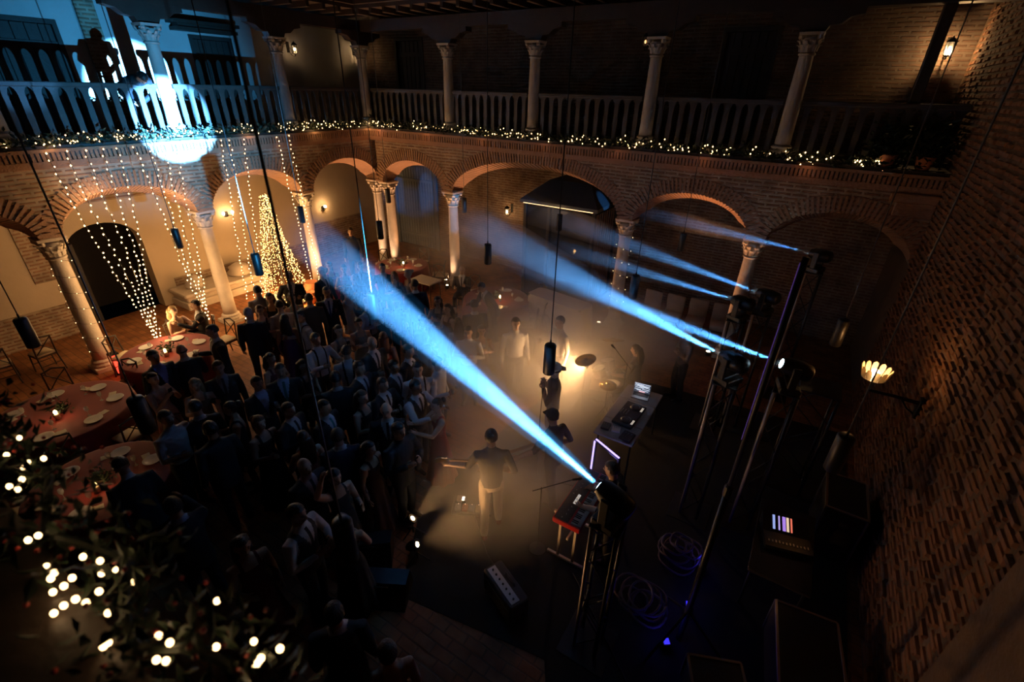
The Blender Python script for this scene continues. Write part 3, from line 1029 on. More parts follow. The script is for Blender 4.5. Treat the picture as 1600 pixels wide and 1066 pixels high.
lantern('lit wall lantern throwing yellow light on brick in the upper right gallery', (1.60, YW - 0.34, 6.95), PI, 42)
lantern('lit lantern on the brick wall left of the glass kiosk', (-8.98, YW - 0.34, 2.2), PI, 5)
lantern('lit lantern on the left gallery wall near the far corner', (XW + 0.34, 11.2, 7.0), -PI / 2, 1.6)
lantern('lantern behind the corner gallery column lighting a strip of brick', (XW + 0.34, 13.9, 7.08), -PI / 2, 4)
lantern('unlit hanging lantern between the right gallery columns', (-4.75, YW - 0.34, 7.2), PI, 0, False)

t = thing('wall_sconce', 'small bare bulb sconce glowing on plaster beyond the yellow column', 'sconce', (XW + 0.02, 11.5, 1.85))
MB().bbox(0, 0.03, -0.05, 0.05, -0.08, 0.08, 0.01).build('back_plate', M_IRON, t)
MB().tube([(0.03, 0, 0), (0.10, 0, -0.02), (0.14, 0, 0.0)], 0.01, 6).lathe([(0.03, 0.0), (0.032, 0.05)], (0.14, 0, 0.0), 10).build('arm', M_IRON, t)
MB().ball((0.14, 0, 0.08), 0.05, 10, 8).build('bulb', G_SCONCE, t, True)
lamp('sconce_light', 'POINT', (0.24, 0, 0.08), 9, WARM, 0.02, parent=t)
t = thing('wall_sconce', 'bright candle style sconce on plaster left of the cone of lights', 'sconce', (XW + 0.02, 7.9, 2.3))
MB().bbox(0, 0.03, -0.05, 0.05, -0.08, 0.08, 0.01).tube([(0.02, 0, -0.02), (0.12, -0.12, -0.05), (0.12, -0.14, 0)], 0.01, 6).tube([(0.02, 0, -0.02), (0.12, 0.12, -0.05), (0.12, 0.14, 0)], 0.01, 6).build('arm', M_IRON, t)
for s_ in (-1, 1):
    MB().ball((0.12, 0.14 * s_, 0.05), 0.04, 10, 8, 0, (1, 1, 1.4)).build('bulb', G_SCONCE, t, True)
lamp('sconce_light', 'POINT', (0.2, 0, 0.06), 8, WARM, 0.05, parent=t)

# the bracket lamp with the cut metal shade on the rough wall
t = thing('bracket_lamp', 'glowing wall lamp with scalloped glass petals on an iron arm', 'lamp', (XR - 0.04, 7.25, 2.42))
MB().bbox(-0.03, 0.04, -0.06, 0.06, -0.22, 0.08, 0.01).build('wall_plate', M_IRON, t)
MB().tube([(0, 0, 0), (-0.28, 0, 0.01), (-0.56, 0, 0.0), (-0.60, 0, 0.0)], [0.03, 0.024, 0.02, 0.012], 8).tube([(-0.02, 0, -0.18), (-0.12, 0, -0.12), (-0.2, 0, -0.02)], 0.012, 6).build('arm', M_IRON, t)
MB().tube([(-0.60, 0, -0.10), (-0.60, 0, 0.18)], 0.008, 6).lathe([(0.008, -0.13), (0.022, -0.11), (0.008, -0.08)], (-0.60, 0, 0), 8).build('stem', M_IRON, t)
MB().lathe([(0.02, 0.16), (0.13, 0.19), (0.14, 0.20), (0.03, 0.20)], (-0.60, 0, 0), 20).build('dish', M_IRON, t)
M_PETAL = mat('frosted_amber_glass', (0.95, 0.80, 0.55), 0.4, var=0.1)
MATS['frosted_amber_glass'].node_tree.nodes['Principled BSDF'].inputs['Transmission Weight'].default_value = 0.75
for j in range(12):
    a = 2 * PI * j / 12
    d = Vector((math.cos(a), math.sin(a), 0)); w = Vector((-d.y, d.x, 0))
    c = Vector((-0.60, 0, 0.20))
    prof = [(-0.03, 0.0), (0.03, 0.0), (0.036, 0.10), (0.028, 0.15), (0.0, 0.17), (-0.028, 0.15), (-0.036, 0.10)]
    out = lambda z: 0.135 + 0.25 * z
    poly = [c + w * x + d * out(z) + Vector((0, 0, z)) for x, z in prof]
    MB().prism(poly, (0, 0, 0), d * 0.006).build('petal', M_PETAL, t)
MB().ball((-0.60, 0, 0.27), 0.05, 10, 8, 0, (1, 1, 1.3)).build('bulb', glow('bracket_bulb', (1.0, 0.62, 0.28), 60.0, False), t, True)
lamp('bracket_lamp_light', 'POINT', (-0.60, 0, 0.38), 10, (1.0, 0.42, 0.12), 0.03, parent=t)

# ================================================================== uplights at the column feet
def uplight(label, loc, target, power, ang=0.85, color=WARM):
    t = thing('floor_uplight', label, 'uplight', loc, 0, 'small uplights at the column feet')
    MB().lathe([(0.06, 0), (0.07, 0.01), (0.07, 0.10), (0.055, 0.115)], n=14).build('can', M_BLACK, t, True)
    MB().lathe([(0.0005, 0.113), (0.05, 0.113), (0.05, 0.117), (0.0005, 0.119)], n=14).build('lens', glow('uplight_lens', (1.0, 0.72, 0.42), 8.0, False), t)
    lamp('uplight_beam', 'SPOT', (loc[0], loc[1], loc[2] + 0.14), power, color, 0.04, target, ang, 1.0)


PEACH = (1.0, 0.60, 0.34)
uplight('uplight before the column glowing yellow beside the cone of lights', (-12.60, 9.1, 0), (-12.95, 9.0, 2.4), 120, color=WARM)
uplight('uplight before the inner twin corner column', (-12.78, 11.45, 0), (-12.98, 11.9, 2.6), 120, 1.3, PEACH)
uplight('uplight before the outer twin corner column', (-12.22, 11.45, 0), (-12.36, 11.85, 2.6), 120, 1.3, PEACH)
uplight('uplight shining up the column left of the wide arch', (-9.59, 11.42, 0), (-9.59, 11.85, 2.4), 150, 1.3, PEACH)
uplight('uplight inside the arch behind the lighting totems', (-1.15, 11.70, 0), (-1.7, 11.90, 3.8), 900, 0.8, (1.0, 0.42, 0.16))
uplight('uplight at the column right of the glass kiosk', (-4.2, 11.70, 0), (-4.6, 11.90, 3.8), 320, 0.75, (1.0, 0.45, 0.18))
uplight('uplight at the column between the fans of lights', (-12.6, 6.2, 0), (-12.98, 6.0, 2.4), 45, color=WARM)
uplight('uplight at the column beside the red tables', (-12.6, 3.25, 0), (-12.98, 2.98, 2.2), 22, color=WARM)
for lab, loc, tgt, pw in (
    ('uplight inside the last left arch beside the twin corner columns', (-12.95, 11.50, 0), (-12.98, 11.25, 3.7), 650),
    ('uplight inside the first small arch right of the twin corner columns', (-12.02, 11.80, 0), (-11.75, 11.92, 3.7), 650),
    ('uplight inside the first small arch left of the brightly uplit column', (-9.95, 11.80, 0), (-10.2, 11.92, 3.7), 520),
    ('uplight inside the wide arch right of the brightly uplit column', (-9.22, 11.85, 0), (-8.85, 11.92, 3.75), 700)):
    uplight(lab, loc, tgt, pw, 0.75, (1.0, 0.47, 0.2))

# ================================================================== lighting totems, moving heads and their beams
G_LENS = glow('beam_lens', (0.55, 0.82, 1.0), 25.0, False)


def truss_tower(label, x, y, h, side=0.26, m=None):
    m = m or M_TRUSS
    t = thing('truss_tower', label, 'truss', (x, y, 0), 0.0, 'truss totems of the light rig')
    s_ = side / 2
    MB().bbox(-0.3, 0.3, -0.3, 0.3, 0, 0.015, 0.005).build('base_plate', M_BLACK, t)
    cm = MB().tube([(0, 0, 0.015), (0, 0, h)], 0.023, 8)
    cm = [cm.mesh('chord', m, True), cm.mesh('chord', M_BLACK, True)]
    for a, b in ((-1, -1), (1, -1), (1, 1), (-1, 1)):
        k = link('chord', cm[0] if (a, b) == (-1, -1) else cm[1], t); k.location = (a * s_, b * s_, 0)  # lit corner chord left pale, shade on the other three coloured in as black
    n = max(3, int(h / 0.42))
    st = h / n
    bm = MB().tube([(-s_, 0, 0.03), (s_, 0, st - 0.03)], 0.009, 5).mesh('brace', M_BLACK, True)
    for f in range(4):
        for i in range(n):
            k = link('brace', bm, t)
            a = f * PI / 2
            k.location = (math.sin(a) * s_, -math.cos(a) * s_, i * st)
            k.rotation_euler = (0, 0, a + (PI if i % 2 else 0))
    MB().bbox(-s_ - 0.03, s_ + 0.03, -s_ - 0.03, s_ + 0.03, h, h + 0.02, 0.004).build('top_plate', M_BLACK, t)
    return t


M_TRUSS = mat('truss_aluminium', (0.50, 0.46, 0.42), 0.45, 0.35, var=0.12)


def lab_id(s):
    return '_'.join(s.split()[-4:])


TOTEMS = []


def moving_head(label, S, T, power, half, density, reach, spill=0, color=BLUE):
    S, T = Vector(S), Vector(T)
    d = (T - S).normalized()
    piv = S - d * 0.17
    flat = Vector((d.x, d.y, 0)).normalized()
    side = Vector((-flat.y, flat.x, 0))
    t = thing('moving_head_light', label, 'stage light', (piv.x, piv.y, piv.z - 0.33), math.atan2(flat.y, flat.x), 'moving head lights on the totems')
    ax = Vector((math.hypot(d.x, d.y), 0, d.z))
    MB().bbox(-0.13, 0.13, -0.16, 0.16, 0.0, 0.09, 0.015).build('base', M_BLACK, t)
    MB().bbox(-0.05, 0.05, -0.17, -0.135, 0.09, 0.40, 0.01).bbox(-0.05, 0.05, 0.135, 0.17, 0.09, 0.40, 0.01).bbox(-0.05, 0.05, -0.17, 0.17, 0.085, 0.115, 0.01).build('yoke', M_BLACK, t)
    hd = MB().lathe([(0.07, -0.22), (0.11, -0.19), (0.125, -0.05), (0.115, 0.10), (0.085, 0.155), (0.085, 0.17), (0.065, 0.172)], (0, 0, 0.33), 18, 0, ax).build('head', M_BLACK, t, True)
    MB().lathe([(0.0005, 0.168), (0.066, 0.168), (0.060, 0.176), (0.0005, 0.180)], (0, 0, 0.33), 16, 0, ax).build('lens', G_LENS, hd)
    lamp('beam', 'SPOT', S + d * 0.05, power, color, 0.02, T, 2 * half, 0.42 if spill else 0.55)
    if spill:
        lamp('beam_spill', 'SPOT', S + d * 0.05, spill, (0.06, 0.46, 1.0), 0.03, T, math.radians(28), 1.0)
    # the smoke hanging in that beam
    L_ = reach
    TOTEMS.append((piv.x, piv.y, piv.z - 0.33 - 0.021))
    r1 = math.tan(half) * L_ * 1.05
    hz = MB().lathe([(0.05, 0.03), (0.07 + r1 * 0.33, L_ * 0.33), (0.07 + r1 * 0.66, L_ * 0.66), (0.07 + r1, L_)], (0, 0, 0), 24).build('haze', smoke('haze_in_beam_%s' % lab_id(label), density, 2.2, 0.45, None, fade=(L_ * 0.45, L_)))
    hz.location = S
    hz.rotation_euler = d.to_track_quat('Z', 'Y').to_euler()
    hz['kind'] = 'stuff'
    hz['label'] = 'drifting stage smoke in the ' + label.split(' throwing ')[-1]
    hz['category'] = 'haze'
    return t


def smoke(name, density, nscale, contrast, sphere=None, col=(0.9, 0.92, 0.95), aniso=0.2, fade=None):
    if name in MATS:
        return MATS[name]
    m = bpy.data.materials.new(name)
    m.use_nodes = True
    nt = m.node_tree
    for n in list(nt.nodes):
        nt.nodes.remove(n)
    out = nt.nodes.new('ShaderNodeOutputMaterial')
    vs_ = nt.nodes.new('ShaderNodeVolumeScatter')
    vs_.inputs['Color'].default_value = (*col, 1)
    vs_.inputs['Anisotropy'].default_value = aniso
    nt.links.new(vs_.outputs[0], out.inputs['Volume'])
    tc = nt.nodes.new('ShaderNodeTexCoord')
    no = nt.nodes.new('ShaderNodeTexNoise')
    no.inputs['Scale'].default_value = nscale
    no.inputs['Detail'].default_value = 3
    mr = nt.nodes.new('ShaderNodeMapRange')
    mr.inputs['From Min'].default_value = 0.5 - 0.25
    mr.inputs['From Max'].default_value = 0.5 + 0.25
    mr.inputs['To Min'].default_value = density * (1 - contrast)
    mr.inputs['To Max'].default_value = density * (1 + contrast)
    nt.links.new(no.outputs['Fac'], mr.inputs['Value'])
    if sphere:
        # object space of a unit ball: fades to nothing towards its skin
        nt.links.new(tc.outputs['Object'], no.inputs['Vector'])
        gr = nt.nodes.new('ShaderNodeVectorMath')
        gr.operation = 'LENGTH'
        nt.links.new(tc.outputs['Object'], gr.inputs[0])
        fa = nt.nodes.new('ShaderNodeMapRange')
        fa.interpolation_type = 'SMOOTHSTEP'
        fa.inputs['From Min'].default_value = 1.0
        fa.inputs['From Max'].default_value = 0.15
        nt.links.new(gr.outputs['Value'], fa.inputs['Value'])
        mu = nt.nodes.new('ShaderNodeMath')
        mu.operation = 'MULTIPLY'
        nt.links.new(mr.outputs['Result'], mu.inputs[0])
        nt.links.new(fa.outputs['Result'], mu.inputs[1])
        nt.links.new(mu.outputs[0], vs_.inputs['Density'])
    else:
        # thins out along the axis of the mesh
        nt.links.new(tc.outputs['Object'], no.inputs['Vector'])
        sp = nt.nodes.new('ShaderNodeSeparateXYZ')
        nt.links.new(tc.outputs['Object'], sp.inputs[0])
        fa = nt.nodes.new('ShaderNodeMapRange')
        fa.interpolation_type = 'SMOOTHSTEP'
        fa.inputs['From Min'].default_value = fade[1]
        fa.inputs['From Max'].default_value = fade[0]
        nt.links.new(sp.outputs[2], fa.inputs['Value'])
        mu = nt.nodes.new('ShaderNodeMath')
        mu.operation = 'MULTIPLY'
        nt.links.new(mr.outputs['Result'], mu.inputs[0])
        nt.links.new(fa.outputs['Result'], mu.inputs[1])
        nt.links.new(mu.outputs[0], vs_.inputs['Density'])
    MATS[name] = m
    return m


HEADS = [
    ('moving head light behind the keyboards throwing the longest blue beam onto the gallery', (-1.0, 3.4, 2.52), (-13.0, 5.94, 5.20), 520000, math.radians(4.2), 0.0155, 6.7),
    ('moving head light on the middle totem throwing the broad blue beam over the drums', (-0.43, 6.26, 2.85), (-13.92, 14.4, 2.3), 24000, math.radians(4.0), 0.26, 9.8),
    ('lower of two close moving head lights throwing the short bright beam above the arcade chairs', (-0.67, 8.72, 2.75), (-12.4, 13.9, 1.9), 7000, math.radians(2.8), 0.36, 6.0),
    ('upper of two close moving head lights throwing the second short beam before the rear column', (-0.32, 9.08, 2.85), (-11.88, 14.4, 3.0), 7500, math.radians(3.0), 0.36, 8.0),
    ('farthest moving head light throwing the faint beam across the right arch', (0.32, 10.75, 3.28), (-6.9, 13.9, 3.15), 4500, math.radians(2.8), 0.32, 5.0),
    ('moving head light on the rear totem throwing the short thick beam toward the broad one', (0.28, 6.38, 2.9), (-13.0, 3.46, 6.08), 16000, math.radians(3.0), 0.24, 4.2),
]
for lab, S, T, pw, hf, dn, rc in HEADS:
    moving_head(lab, S, T, pw, hf, dn, rc, 8000 if S[1] < 4 else 0)
for lab, (x, y, h) in zip([
    'pale truss totem standing beside the keyboard stand',
    'truss totem carrying the broad blue beam behind the mixing table',
    'front one of the two truss totems under the close beams',
    'rear one of the two truss totems under the close beams',
    'farthest truss totem by the rear arch',
    'truss totem in the dark right of the broad beam light'], TOTEMS):
    truss_tower(lab, x, y, h)
t = thing('lighting_mast', 'tall thin black mast with a violet lit edge behind the stage', 'mast', (0.1, 4.0, 0))
MB().tube([(0, 0, 0.03), (0, 0, 2.6)], 0.035, 10).tube([(0, 0, 2.55), (0, 0, 4.95)], 0.024, 10).build('tube', M_BLACK, t, True)
for j in range(3):
    a = j * 2 * PI / 3
    MB().tube([(0, 0, 0.6), (0.55 * math.cos(a), 0.55 * math.sin(a), 0.02)], 0.016, 6).build('leg', M_BLACK, t)
MB().tube([(-0.030, 0.0, 3.2), (-0.027, 0.0, 4.9)], 0.003, 5).build('light_strip', glow('violet_strip', (0.25, 0.12, 0.75), 0.15, False), t)
MB().lathe([(0.04, 2.5), (0.045, 2.52), (0.045, 2.62), (0.03, 2.64)], n=10).build('collar', M_IRON, t)

# warm smoke round the players
def cloud(label, c, r, density, nscale=2.2, contrast=0.9):
    o = MB().ball((0, 0, 0), 1.0, 24, 14).build('haze', smoke('stage_smoke_%d_%d' % (int(density * 1000), int(nscale * 10)), density, nscale, contrast, True, (0.95, 0.93, 0.9), 0.1))
    o.location = c
    o.scale = r
    tag(o, label, 'haze', None, 'stuff')
    return o


cloud('thick warm stage smoke between the singer and the crowd', (-4.0, 7.3, 1.0), (2.7, 2.9, 1.9), 1.0)
cloud('amber smoke drifting behind the drummer', (-2.6, 9.2, 1.2), (1.9, 1.3, 1.3), 0.9, 2.4)
cloud('warm smoke drifting round the guitarist', (-3.0, 4.6, 1.0), (1.9, 1.7, 1.5), 0.5, 2.6)
cloud('thin blue lit smoke bank before the far corner doors', (-7.6, 9.9, 2.2), (2.8, 1.7, 1.5), 0.22, 2.0)

# ================================================================== glass kiosk with a lit edge inside the wide arch
M_DGLASS = glass_mat('dark_kiosk_glass', (0.05, 0.06, 0.08), 0.05, 0.55)
t = thing('glass_kiosk', 'black framed glass kiosk with a lit roof edge under the wide arch', 'kiosk', (-7.3, 12.45, 0))
W, D, H = 2.35, 1.85, 3.0
pm = MB().bbox(-0.05, 0.05, -0.05, 0.05, 0, H, 0.008).mesh('post', M_BLACK)
for x, y in ((0.05, 0.05), (W - 0.05, 0.05), (0.05, D - 0.05), (W - 0.05, D - 0.05), (W * 0.37, 0.05)):
    k = link('post', pm, t); k.location = (x, y, 0)
MB().loft([[(-0.08, -0.08, H), (W + 0.08, -0.08, H), (W + 0.08, D, H), (-0.08, D, H)], [(-0.08, -0.08, H + 0.10), (W + 0.08, -0.08, H + 0.10), (W + 0.08, D, H + 0.10), (-0.08, D, H + 0.10)], [(0.5, 0.7, H + 0.62), (W - 0.5, 0.7, H + 0.62), (W - 0.5, D, H + 0.62), (0.5, D, H + 0.62)]]).build('roof', mat('kiosk_roof_sheet', (0.05, 0.06, 0.075), 0.5), t)
MB().box(0.05, W - 0.05, -0.10, -0.082, H + 0.0, H + 0.014).build('light_strip', glow('kiosk_strip', (1.0, 0.62, 0.30), 2.2, False), t)
lamp('kiosk_strip_light', 'POINT', (-6.1, 12.2, 2.9), 3, WARM, 0.2)
for i, (x0, x1) in enumerate(((0.1, W * 0.37 - 0.05), (W * 0.37 + 0.05, W - 0.1))):
    MB().box(x0, x1, 0.045, 0.055, 0.12, H - 0.1).build('glass_pane', M_DGLASS, t)
MB().box(0.045, 0.055, 0.1, D - 0.1, 0.12, H - 0.1).build('glass_pane', M_DGLASS, t)
for i in range(9):
    MB().bbox(W - 0.06, W - 0.03, 0.14 + i * 0.18, 0.24 + i * 0.18, 0.15, H - 0.12, 0.006).build('slat', mat('kiosk_slats', (0.20, 0.14, 0.10), 0.6), t)
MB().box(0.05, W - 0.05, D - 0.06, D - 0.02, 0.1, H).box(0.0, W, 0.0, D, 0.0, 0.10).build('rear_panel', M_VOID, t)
sh = MB()
for z in (0.9, 1.4, 1.9):
    sh.box(0.3, W - 0.3, D - 0.4, D - 0.08, z, z + 0.03)
sh.build('shelf', M_WOOD, t)

t = thing('bar_counter', 'long bar counter under a cream cloth before the glass kiosk', 'counter', (-5.9, 10.85, 0), math.atan2(-0.23, 1.44))
MB().box(0, 1.75, -0.3, 0.3, 0.95, 0.99).build('top', M_WOOD, t)
for x in (0.06, 1.69):
    MB().box(x - 0.03, x + 0.03, -0.26, 0.26, 0.0, 0.95).build('trestle', M_BLACK, t)
o = MB()
ring = []
for i in range(44):
    a = 2 * PI * i / 44
    ring.append((0.875 + 0.9 * max(-1, min(1, 1.25 * math.cos(a))), 0.32 * max(-1, min(1, 1.35 * math.sin(a)))))
rings = [[(x, y, 0.995) for x, y in ring]] + [[(0.875 + (x - 0.875) * (1 + k * 0.02 + 0.012 * k * math.cos(i * 1.9)), y * (1 + k * 0.05 + 0.03 * k * math.cos(i * 1.7)), 0.995 - 0.30 * k) for i, (x, y) in enumerate(ring)] for k in (0.05, 1, 2, 3)]
ob = o.loft(rings).build('tablecloth', mat('cream_cloth', (0.62, 0.55, 0.46), 0.8, var=0.1))
ob.location = (-5.9, 10.85, 0); ob.rotation_euler = (0, 0, math.atan2(-0.23, 1.44))
tag(ob, 'cream cloth draped over the bar counter by the glass kiosk', 'tablecloth')

# ================================================================== tables, chairs and what lies on them
M_REDCLOTH = mat('dark_red_tablecloth', (0.21, 0.010, 0.007), 0.75, var=0.25, scale=3, sheen=0.2)
M_CREAM = mat('cream_cushion', (0.62, 0.50, 0.34), 0.8, var=0.12)
M_CHAIR = mat('chair_dark_wood', (0.05, 0.035, 0.025), 0.5, var=0.3)
M_CHINA = mat('white_china', (0.72, 0.70, 0.66), 0.25, var=0.05)
M_NAPKIN = mat('cream_paper', (0.66, 0.58, 0.44), 0.85, var=0.1)
M_DRINK = glass_mat('drinking_glass', (0.9, 0.92, 0.95), 0.03, 0.30)
G_CANDLE = glow('candle_flame', (1.0, 0.62, 0.24), 26.0, False)
ring_names = ['first', 'second', 'third', 'fourth', 'fifth', 'sixth', 'seventh', 'eighth']


def make_chair():
    t = thing('cross_back_chair', '', 'chair', (0, 0, 0), 0, 'cross backed chairs at the red tables')
    MB().bbox(-0.20, 0.20, -0.20, 0.20, 0.42, 0.45, 0.01).build('seat', M_CHAIR, t)
    MB().bbox(-0.19, 0.19, -0.19, 0.19, 0.45, 0.49, 0.02).build('cushion', M_CREAM, t, True)
    for sx in (-1, 1):
        MB().tube([(0.18 * sx, 0.17, 0.43), (0.20 * sx, 0.20, 0.0)], [0.017, 0.014], 7).build('leg', M_CHAIR, t)
        MB().tube([(0.20 * sx, -0.24, 0.0), (0.18 * sx, -0.18, 0.43), (0.175 * sx, -0.24, 0.90)], [0.014, 0.018, 0.014], 7).build('leg', M_CHAIR, t)
    MB().tube([(-0.18, -0.24, 0.88), (0, -0.27, 0.93), (0.18, -0.24, 0.88)], 0.018, 7).build('top_rail', M_CHAIR, t)
    for sx in (-1, 1):
        MB().tube([(-0.175 * sx, -0.19, 0.50), (0, -0.232 - 0.008 * sx, 0.70), (0.175 * sx, -0.235, 0.87)], 0.011, 6).build('back_slat', M_CHAIR, t)
        MB().tube([(-0.19, -0.015 + 0.195 * sx, 0.21 - 0.01 * sx), (0.19, -0.015 + 0.195 * sx, 0.21 - 0.01 * sx)], 0.009, 6).build('stretcher', M_CHAIR, t)
    return t


def side_of(cx, cy, a):
    """where a point at angle a lies on a table, told from the courtyard corner the picture is taken from"""
    v = Vector((math.cos(a), math.sin(a), 0))
    to = Vector((-cx, -cy, 0)).normalized()
    rt = Vector((-to.y, to.x, 0))
    k = round(math.atan2(v.dot(rt), v.dot(to)) / (PI / 4)) % 8
    return ['near', 'near right', 'right', 'far right', 'far', 'far left', 'left', 'near left'][k]


chair0 = None


def place_chair(x, y, rz, label, group=None):
    global chair0
    if chair0 is None:
        chair0 = make_chair()
        chair0.location = (x, y, 0); chair0.rotation_euler = (0, 0, rz); chair0['label'] = label
        return chair0
    return dup(chair0, (x, y, 0), rz, label)


def round_table(cx, cy, r, where, chairs, settings, seed, lampw, caddy=True):
    t = thing('round_table', 'round dining table under the red cloth ' + where, 'table', (cx, cy, 0), 0, 'round red tables')
    MB().lathe([(r - 0.02, 0.715), (r, 0.725), (r, 0.74), (r - 0.02, 0.745)], n=32).build('tabletop', M_WOOD, t)
    for j in range(4):
        a = j * PI / 2 + 0.4
        MB().tube([(0.5 * r * math.cos(a), 0.5 * r * math.sin(a), 0.715), (0.62 * r * math.cos(a), 0.62 * r * math.sin(a), 0.0)], 0.02, 6).build('leg', M_BLACK, t)
    n = 64
    rings = []
    for k, (rad, z, rip) in enumerate(((0.05, 0.752, 0), (0.6 * r, 0.752, 0), (0.97 * r, 0.752, 0), (r + 0.012, 0.742, 0), (r + 0.03, 0.60, 0.012), (r + 0.05, 0.35, 0.03), (r + 0.06, 0.04, 0.045))):
        rings.append([((rad + rip * math.cos(13 * 2 * PI * j / n + 0.5 * math.sin(5 * j))) * math.cos(2 * PI * j / n), (rad + rip * math.cos(13 * 2 * PI * j / n)) * math.sin(2 * PI * j / n), z) for j in range(n)])
    c = MB().loft(rings, 0, False)
    c.f.append(list(range(n))); c.m.append(0)
    o = c.build('tablecloth', M_REDCLOTH, None, True)
    o.location = (cx, cy, 0)
    tag(o, 'dark red floor length cloth on the round table ' + where, 'tablecloth', 'red tablecloths')
    rr = random.Random(seed)
    for i, a in enumerate(chairs):
        a = math.radians(a)
        d = r + 0.30 + rr.uniform(-0.02, 0.12)
        place_chair(cx + d * math.cos(a), cy + d * math.sin(a), a + PI / 2 + rr.uniform(-0.2, 0.2), 'cross back chair on the %s side of the table %s' % (side_of(cx, cy, a), where))
    for i in range(settings):
        a = 2 * PI * (i + 0.3) / settings
        px, py = cx + (r - 0.27) * math.cos(a), cy + (r - 0.27) * math.sin(a)
        o = MB().lathe([(0.07, 0.0), (0.10, 0.008), (0.135, 0.022), (0.13, 0.024), (0.09, 0.012), (0.001, 0.011)], n=20).build('dinner_plate', M_CHINA, None, True)
        o.location = (px, py, 0.753)
        tag(o, 'white plate on the %s side of the table %s' % (side_of(cx, cy, a), where), 'plate', 'plates on the table ' + where)
        b = a + 0.26
        o = MB().bbox(-0.055, 0.055, -0.09, 0.09, 0, 0.006, 0.002).add([(-0.05, -0.088, 0.007), (0.05, -0.088, 0.007), (0.05, 0.0, 0.016), (-0.05, 0.0, 0.016)], [(0, 1, 2, 3)]).build('napkin', M_NAPKIN)
        o.location = (cx + (r - 0.30) * math.cos(b), cy + (r - 0.30) * math.sin(b), 0.753); o.rotation_euler = (0, 0, a + rr.uniform(-.6, .6))
        tag(o, 'cream napkin on the %s side of the table %s' % (side_of(cx, cy, a), where), 'napkin', 'napkins on the table ' + where)
        b = a + 0.12
        o = MB().lathe([(0.032, 0.0), (0.004, 0.008), (0.004, 0.08), (0.03, 0.105), (0.036, 0.14), (0.030, 0.18), (0.028, 0.18), (0.033, 0.14), (0.002, 0.10)], n=12).build('wine_glass', M_DRINK, None, True)
        o.location = (cx + (r - 0.47) * math.cos(b), cy + (r - 0.47) * math.sin(b), 0.753)
        tag(o, 'wine glass on the %s side of the table %s' % (side_of(cx, cy, a), where), 'glass', 'glasses on the table ' + where)
    # leafy centrepiece and the little lamp
    if caddy:
        lf = MB(); leaves(lf, (0, 0, 0.08), 120, (0.07, 0.07, 0.05), 0.07, rr)
        k = thing('centrepiece', 'dark leafy centrepiece on the red table ' + where, 'centrepiece', (cx, cy, 0.753), 0, 'table centrepieces')
        MB().lathe([(0.06, 0), (0.08, 0.04), (0.075, 0.07), (0.07, 0.05)], n=12).build('bowl', M_WOOD, k, True)
        stuff(lf.build('foliage', M_LEAF, k))
    k = thing('candle', 'lit candle glowing on the red table ' + where, 'candle', (cx + 0.20, cy - 0.12, 0.753), 0, 'table candles')
    MB().lathe([(0.035, 0), (0.035, 0.10), (0.030, 0.105)], n=12).build('wax', mat('candle_wax', (0.75, 0.62, 0.45), 0.5), k, True)
    MB().ball((0, 0, 0.145), 0.026, 8, 6, 0, (1, 1, 1.6)).build('flame', G_CANDLE, k, True)
    lamp('candle_light', 'POINT', (cx + 0.20, cy - 0.12, 0.98), lampw, AMBER, 0.04)


t = thing('red_lantern', 'red glowing lantern at the foot of the column wound with lights', 'lantern', (-12.45, 3.02, 0))
MB().bbox(-0.09, 0.09, -0.09, 0.09, 0, 0.03, 0.01).bbox(-0.09, 0.09, -0.09, 0.09, 0.50, 0.53, 0.01).build('frame', M_IRON, t)
for sx in (-1, 1):
    for sy in (-1, 1):
        MB().bbox(0.08 * sx - 0.01, 0.08 * sx + 0.01, 0.08 * sy - 0.01, 0.08 * sy + 0.01, 0.03, 0.50, 0.003).build('post', M_IRON, t)
MB().bbox(-0.06, 0.06, -0.06, 0.06, 0.03, 0.46, 0.01).build('glass', glow('red_glass', (1.0, 0.08, 0.04), 1.6, False), t)
lamp('red_lantern_light', 'POINT', (-12.2, 2.95, 0.4), 3, (1.0, 0.1, 0.05), 0.05)


round_table(-10.27, 1.50, 1.02, 'by the shaded column', (20, 75, 120, 165, 255, 330), 7, 31, 1.8)
round_table(-7.75, 1.15, 0.90, 'closest to the camera', (110, 180, 235), 6, 32, 1.1)
round_table(-11.04, 3.60, 0.88, 'under the first light fan', (95, 150, 200), 6, 33, 3.0)
round_table(-6.77, 10.20, 0.92, 'before the wide arch', (10, 60, 150, 225), 5, 34, 3.0)
round_table(-10.94, 10.75, 0.85, 'at the twin columns', (30, 100, 160), 5, 35, 3.0)
t = thing('side_table', 'small white cloth side table between the two far red tables', 'table', (-9.38, 10.15, 0))
MB().bbox(-0.42, 0.42, -0.28, 0.28, 0.72, 0.76, 0.01).build('top', M_NAPKIN, t)
for sx in (-1, 1):
    for sy in (-1, 1):
        MB().tube([(0.36 * sx, 0.22 * sy, 0.72), (0.38 * sx, 0.24 * sy, 0)], 0.016, 6).build('leg', M_CHAIR, t)
for i, (x, y, rz) in enumerate(((-13.9, 0.6, 1.5), (-14.0, 1.5, 1.4), (-13.9, 2.2, 1.7))):
    place_chair(x, y, rz, '%s cream cushioned cross back chair in shade behind the columns' % ring_names[i])
place_chair(-9.75, 11.35, 0.4, 'cross back chair standing at the foot of the brightly uplit column')
place_chair(-5.45, 9.75, 2.0, 'cross back chair with pale seat facing the bar counter')
place_chair(-5.0, 9.45, 2.6, 'turned cross back chair right of the bar side red table')
